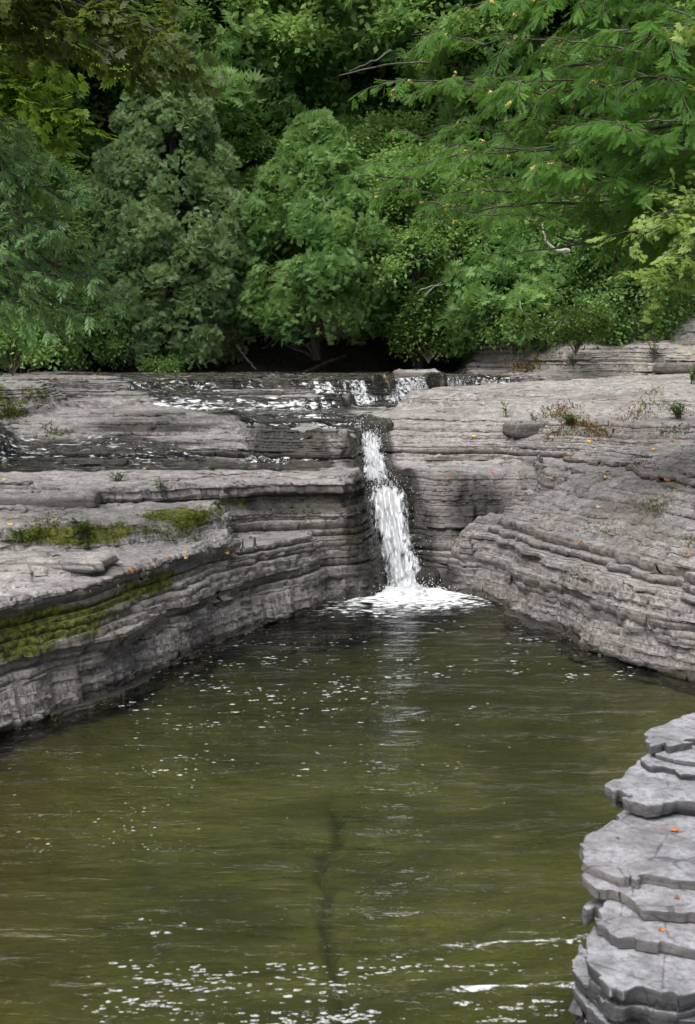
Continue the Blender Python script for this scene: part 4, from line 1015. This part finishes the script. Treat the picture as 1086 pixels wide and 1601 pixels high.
# moss and dry tufts as clumps of fine blades
def tufts(name, px0, px1, py0, py1, n, h, mat, seed, label=None):
    r = np.random.default_rng(seed); A = Acc(); P = []
    cs = [(r.uniform(px0, px1), r.uniform(py0, py1)) for _ in range(max(2, n//60))]
    for i in range(n):
        c_ = cs[r.integers(len(cs))]
        hp = hit(c_[0]+r.normal(0, 14), c_[1]+r.normal(0, 5))
        if hp is not None: P.append(hp[0])
    P = np.array(P); N = len(P); tv = diamond((0, 0, 0), (1, 0, 0), 1, .35); tf = np.array([[0, 1, 2, 3]])
    for q in range(4):
        d = unit(r.normal(size=(N, 3))+np.array([0, -.1, 1.0])); inst(A, tv, tf, P+r.normal(0, .01, (N, 3)), d, r.normal(size=(N, 3)), h*(.5+r.random(N)), r.random(N))
    return tag(A.build(name, mat), kind='stuff')
M_MOSS = leaf_material('moss', (.04, .05, .01), (.18, .20, .03), .3, .0)
M_DRY = leaf_material('dry_moss', (.10, .06, .02), (.24, .15, .05), .25, .0)
tufts('moss', 5, 310, 800, 850, 700, .018, M_MOSS, 51)
tufts('moss', 5, 300, 950, 1030, 500, .012, M_MOSS, 52)
tufts('moss', 310, 480, 775, 815, 350, .014, M_MOSS, 53)
tufts('moss', 5, 90, 610, 680, 350, .03, M_MOSS, 54)
tufts('dry_moss', 865, 960, 625, 680, 500, .03, M_DRY, 55)
tufts('dry_moss', 770, 835, 568, 580, 160, .05, M_DRY, 57)
tufts('moss', 950, 1080, 760, 880, 360, .016, M_MOSS, 56)
tufts('dry_moss', 960, 1080, 630, 740, 260, .022, M_DRY, 58)
tufts('moss', 1000, 1083, 600, 690, 200, .025, M_MOSS, 59)

# ------------------------------------------------------------------ fallen leaves
def leaf_mesh(name, seed, mat):
    r = np.random.default_rng(seed); n = 16; an = np.linspace(0, 2*math.pi, n, endpoint=False)
    rr = .5+.22*np.abs(np.cos(an*2.5))**.7+.05*r.normal(size=n)
    v = np.column_stack([rr*np.cos(an), rr*np.sin(an)*.8, .12*np.cos(an*2+seed)+.08*r.normal(size=n)]); v = np.vstack([v, [0, 0, -.05]])
    f = [[i, (i+1) % n, n] for i in range(n)]
    st = np.array([[.5, .03, 0], [.5, -.03, 0], [1.05, -.02, .12], [1.05, .02, .12]])
    v = np.vstack([v, st])
    me = bpy.data.meshes.new(name); me.from_pydata([tuple(q) for q in v], [], f+[[n+1, n+2, n+3, n+4]]); me.materials.append(mat); return me
M_OR = simple('orange_leaf', (.26, .08, .02), (.42, .16, .04), 60); M_YL = simple('yellow_leaf', (.55, .33, .05), (.68, .48, .10), 60); M_BR = simple('brown_leaf', (.12, .05, .02), (.24, .11, .04), 60); M_RD = simple('red_leaf', (.30, .05, .03), (.42, .10, .05), 60); M_TN = simple('tan_leaf', (.42, .28, .18), (.58, .42, .30), 60)
LM = {}
for key, m in (('or', M_OR), ('ye', M_YL), ('br', M_BR), ('rd', M_RD), ('tn', M_TN)): LM[key] = leaf_mesh('fallen_leaf', len(LM)+3, m)
LEAVES = [
 (1055,1300,.045,'or','curled orange leaf on the wide slab of the near right rock'),(1033,1455,.030,'or','flat orange leaf on the lower ledge of the near right rock'),(1058,1405,.026,'br','brown leaf between the two orange leaves on the near right rock'),(965,1311,.020,'br','small brown leaf at the left of the wide near right slab'),
 (290,868,.085,'tn','largest tan leaf on the lower left bench'),(355,864,.045,'ye','yellow leaf left of the rock step on the lower left bench'),(203,892,.05,'or','orange leaf near the rim of the lower left bench'),(183,915,.04,'ye','yellow leaf at the rim of the mossy left bench'),(262,874,.03,'or',None),(140,925,.028,'tn',None),(100,868,.04,'tn','tan leaf on the broken slab at the left'),
 (15,820,.06,'ye','yellow leaf in the moss at the left edge'),(85,812,.06,'tn','tan leaf on the mossy ledge'),(345,822,.04,'or','orange leaf on the shadowed ledge under the slab'),(185,790,.035,'rd','red leaf on the left slab edge'),
 (225,734,.06,'ye','yellow leaf on the slab by the shallow water, farther left'),(378,745,.06,'or','orange leaf on the slab by the shallow water'),(265,752,.04,'tn',None),(440,742,.05,'tn',None),(8,750,.07,'ye','yellow leaf on the slab at the left frame edge'),
 (1022,703,.085,'ye','bright yellow leaf on the slope of the right bank'),(1042,749,.07,'or','orange leaf at the right side of the right bank'),(1018,752,.05,'rd','red leaf beside the orange one on the right bank'),(935,792,.05,'tn','tan leaf mid slope on the right bank'),(1075,865,.05,'or','orange leaf low on the right bank at the frame edge'),(890,715,.06,'or',None),(865,745,.05,'or',None),(700,748,.05,'or','orange leaf on the pale hump right of the chute'),(770,740,.05,'rd',None),(945,745,.045,'ye',None),(975,770,.04,'tn',None),(830,812,.04,'or',None),(905,848,.04,'or',None),(740,682,.06,'ye',None),(1000,640,.06,'or',None),(960,620,.06,'or',None),(920,690,.06,'ye',None),(850,690,.05,'br',None),(1050,690,.05,'or',None),(800,700,.05,'tn',None)]
for i, (px, py, sz, c, lab) in enumerate(LEAVES):
    hp = hit(px, py)
    if hp is None: continue
    o = bpy.data.objects.new('fallen_leaf', LM[c]); COL.objects.link(o)
    n = Vector(hp[1]); n = (n+Vector((0, -.25, .9))).normalized(); o.location = Vector(hp[0])+n*.006
    o.rotation_euler = (n.to_track_quat('Z', 'Y') @ Matrix.Rotation(i*1.9, 3, 'Z').to_quaternion()).to_euler(); o.scale = (sz*.62,)*3
    cn = {'or': 'orange', 'ye': 'yellow', 'br': 'brown', 'rd': 'red', 'tn': 'tan'}[c]
    tag(o, lab or f'tiny {cn} leaf fleck on the '+('left' if px < 560 else 'right')+' rock bank', 'leaf', 'fallen leaves on the rocks')

# ------------------------------------------------------------------ loose stones
def stone(px, py, w, dpt, h, label, seed, mat=M_ROCK, wet=0., name='loose_stone', rz=0, sink=.3):
    hp = hit(px, py)
    if hp is None: return
    r = np.random.default_rng(seed); A = []; n = 40; rings = []
    an = np.arange(n)*2*math.pi/n; pw = .35
    ox = np.sign(np.cos(an))*np.abs(np.cos(an))**pw*w/2; oy = np.sign(np.sin(an))*np.abs(np.sin(an))**pw*dpt/2
    irr = 1+.22*vn(np.cos(an)*1.4+seed, np.sin(an)*1.4, 0, seed)+.06*r.normal(size=n)
    zs_ = np.linspace(0, 1, 7)
    for z in zs_:
        k_ = irr*(1+.05*vn(np.cos(an)*3, np.sin(an)*3, z*9, seed+1))*(1-.12*z**6)*(.93 if z == 0 else 1)
        rings.append(np.column_stack([ox*k_, oy*k_, h*(z-sink)+.08*h*vn(np.cos(an)*2, np.sin(an)*2, 0, seed+2)]))
    for s_ in (.75, .4, .1): rings.append(np.column_stack([ox*irr*s_, oy*irr*s_, np.full(n, h*(1.02-sink))+.10*h*r.normal(size=n)]))
    v = np.concatenate(rings); m = len(rings); i = np.arange(m-1)[:, None]*n; j = np.arange(n)[None]
    f = np.stack([i+j, i+(j+1) % n, i+n+(j+1) % n, i+n+j], -1).reshape(-1, 4)
    z0 = np.zeros(len(v)); o = make_mesh(name, v, [f], mat, {'wet': z0+wet, 'moss': z0, 'lichen': z0, 'stain': z0}); o.location = hp[0]; o.rotation_euler = (0, 0, rz)
    return tag(o, label, 'stone', 'loose stones and slabs')
stone(55, 785, 1.0, .5, .11, 'thick loose slab on the left ledge at the frame edge', 61, rz=.1, name='rock_slab')
stone(85, 880, .75, .5, .07, 'thin broken slab lying on the lower left bench', 62, rz=-.15, name='rock_slab')
stone(1055, 578, .7, .35, .16, 'dark blocky slab on the crest of the right bank by the weeds', 63, wet=.5, name='rock_slab')
stone(668, 912, .22, .2, .16, 'wet dark boulder at the right foot of the waterfall', 64, wet=1., name='boulder')
stone(590, 676, .34, .26, .18, 'dark wet boulder at the head of the chute', 65, wet=1., name='boulder')
stone(820, 675, .42, .3, .14, 'dark block jutting from the ledge near the orange moss', 66, wet=.45, name='rock_slab', rz=.2)
stone(560, 770, .14, .14, .1, 'small stone on the ledge left of the fall', 67, wet=.7)
stone(770, 585, .9, .5, .1, 'pale flat slab at the far end of the right bank', 68, name='rock_slab')
stone(650, 588, .8, .5, .14, 'flat stone on the upper shelf rim under the shrubs', 69, name='rock_slab')

# ------------------------------------------------------------------ light
W = bpy.data.worlds.new('World'); S.world = W; W.use_nodes = True
nt = W.node_tree; bg = nt.nodes['Background']
sky = nt.nodes.new('ShaderNodeTexSky'); sky.sky_type = 'NISHITA'; sky.sun_disc = False
EL, AZ = math.radians(57), math.radians(216)    # azimuth clockwise from +Y
sky.sun_elevation = EL; sky.sun_rotation = AZ; sky.air_density = 1.0; sky.dust_density = 3.0
hs = nt.nodes.new('ShaderNodeHueSaturation'); hs.inputs['Saturation'].default_value = .5
nt.links.new(sky.outputs[0], hs.inputs['Color']); nt.links.new(hs.outputs[0], bg.inputs[0]); bg.inputs[1].default_value = .15
sl = bpy.data.lights.new('sun', 'SUN'); so = bpy.data.objects.new('sun', sl); COL.objects.link(so)
sl.energy = 5.0; sl.angle = math.radians(60); sl.color = (1, .97, .93)
dirv = Vector((math.sin(AZ)*math.cos(EL), math.cos(AZ)*math.cos(EL), math.sin(EL)))
so.rotation_euler = dirv.to_track_quat('Z', 'Y').to_euler(); so.location = (-5, -5, 12)
S.view_settings.view_transform = 'Standard'; S.view_settings.look = 'None'; S.view_settings.exposure = 0; S.view_settings.gamma = 1
S.render.engine = 'CYCLES'
S.cycles.max_bounces = 6; S.cycles.transparent_max_bounces = 10; S.cycles.diffuse_bounces = 4; S.cycles.glossy_bounces = 3; S.cycles.transmission_bounces = 3
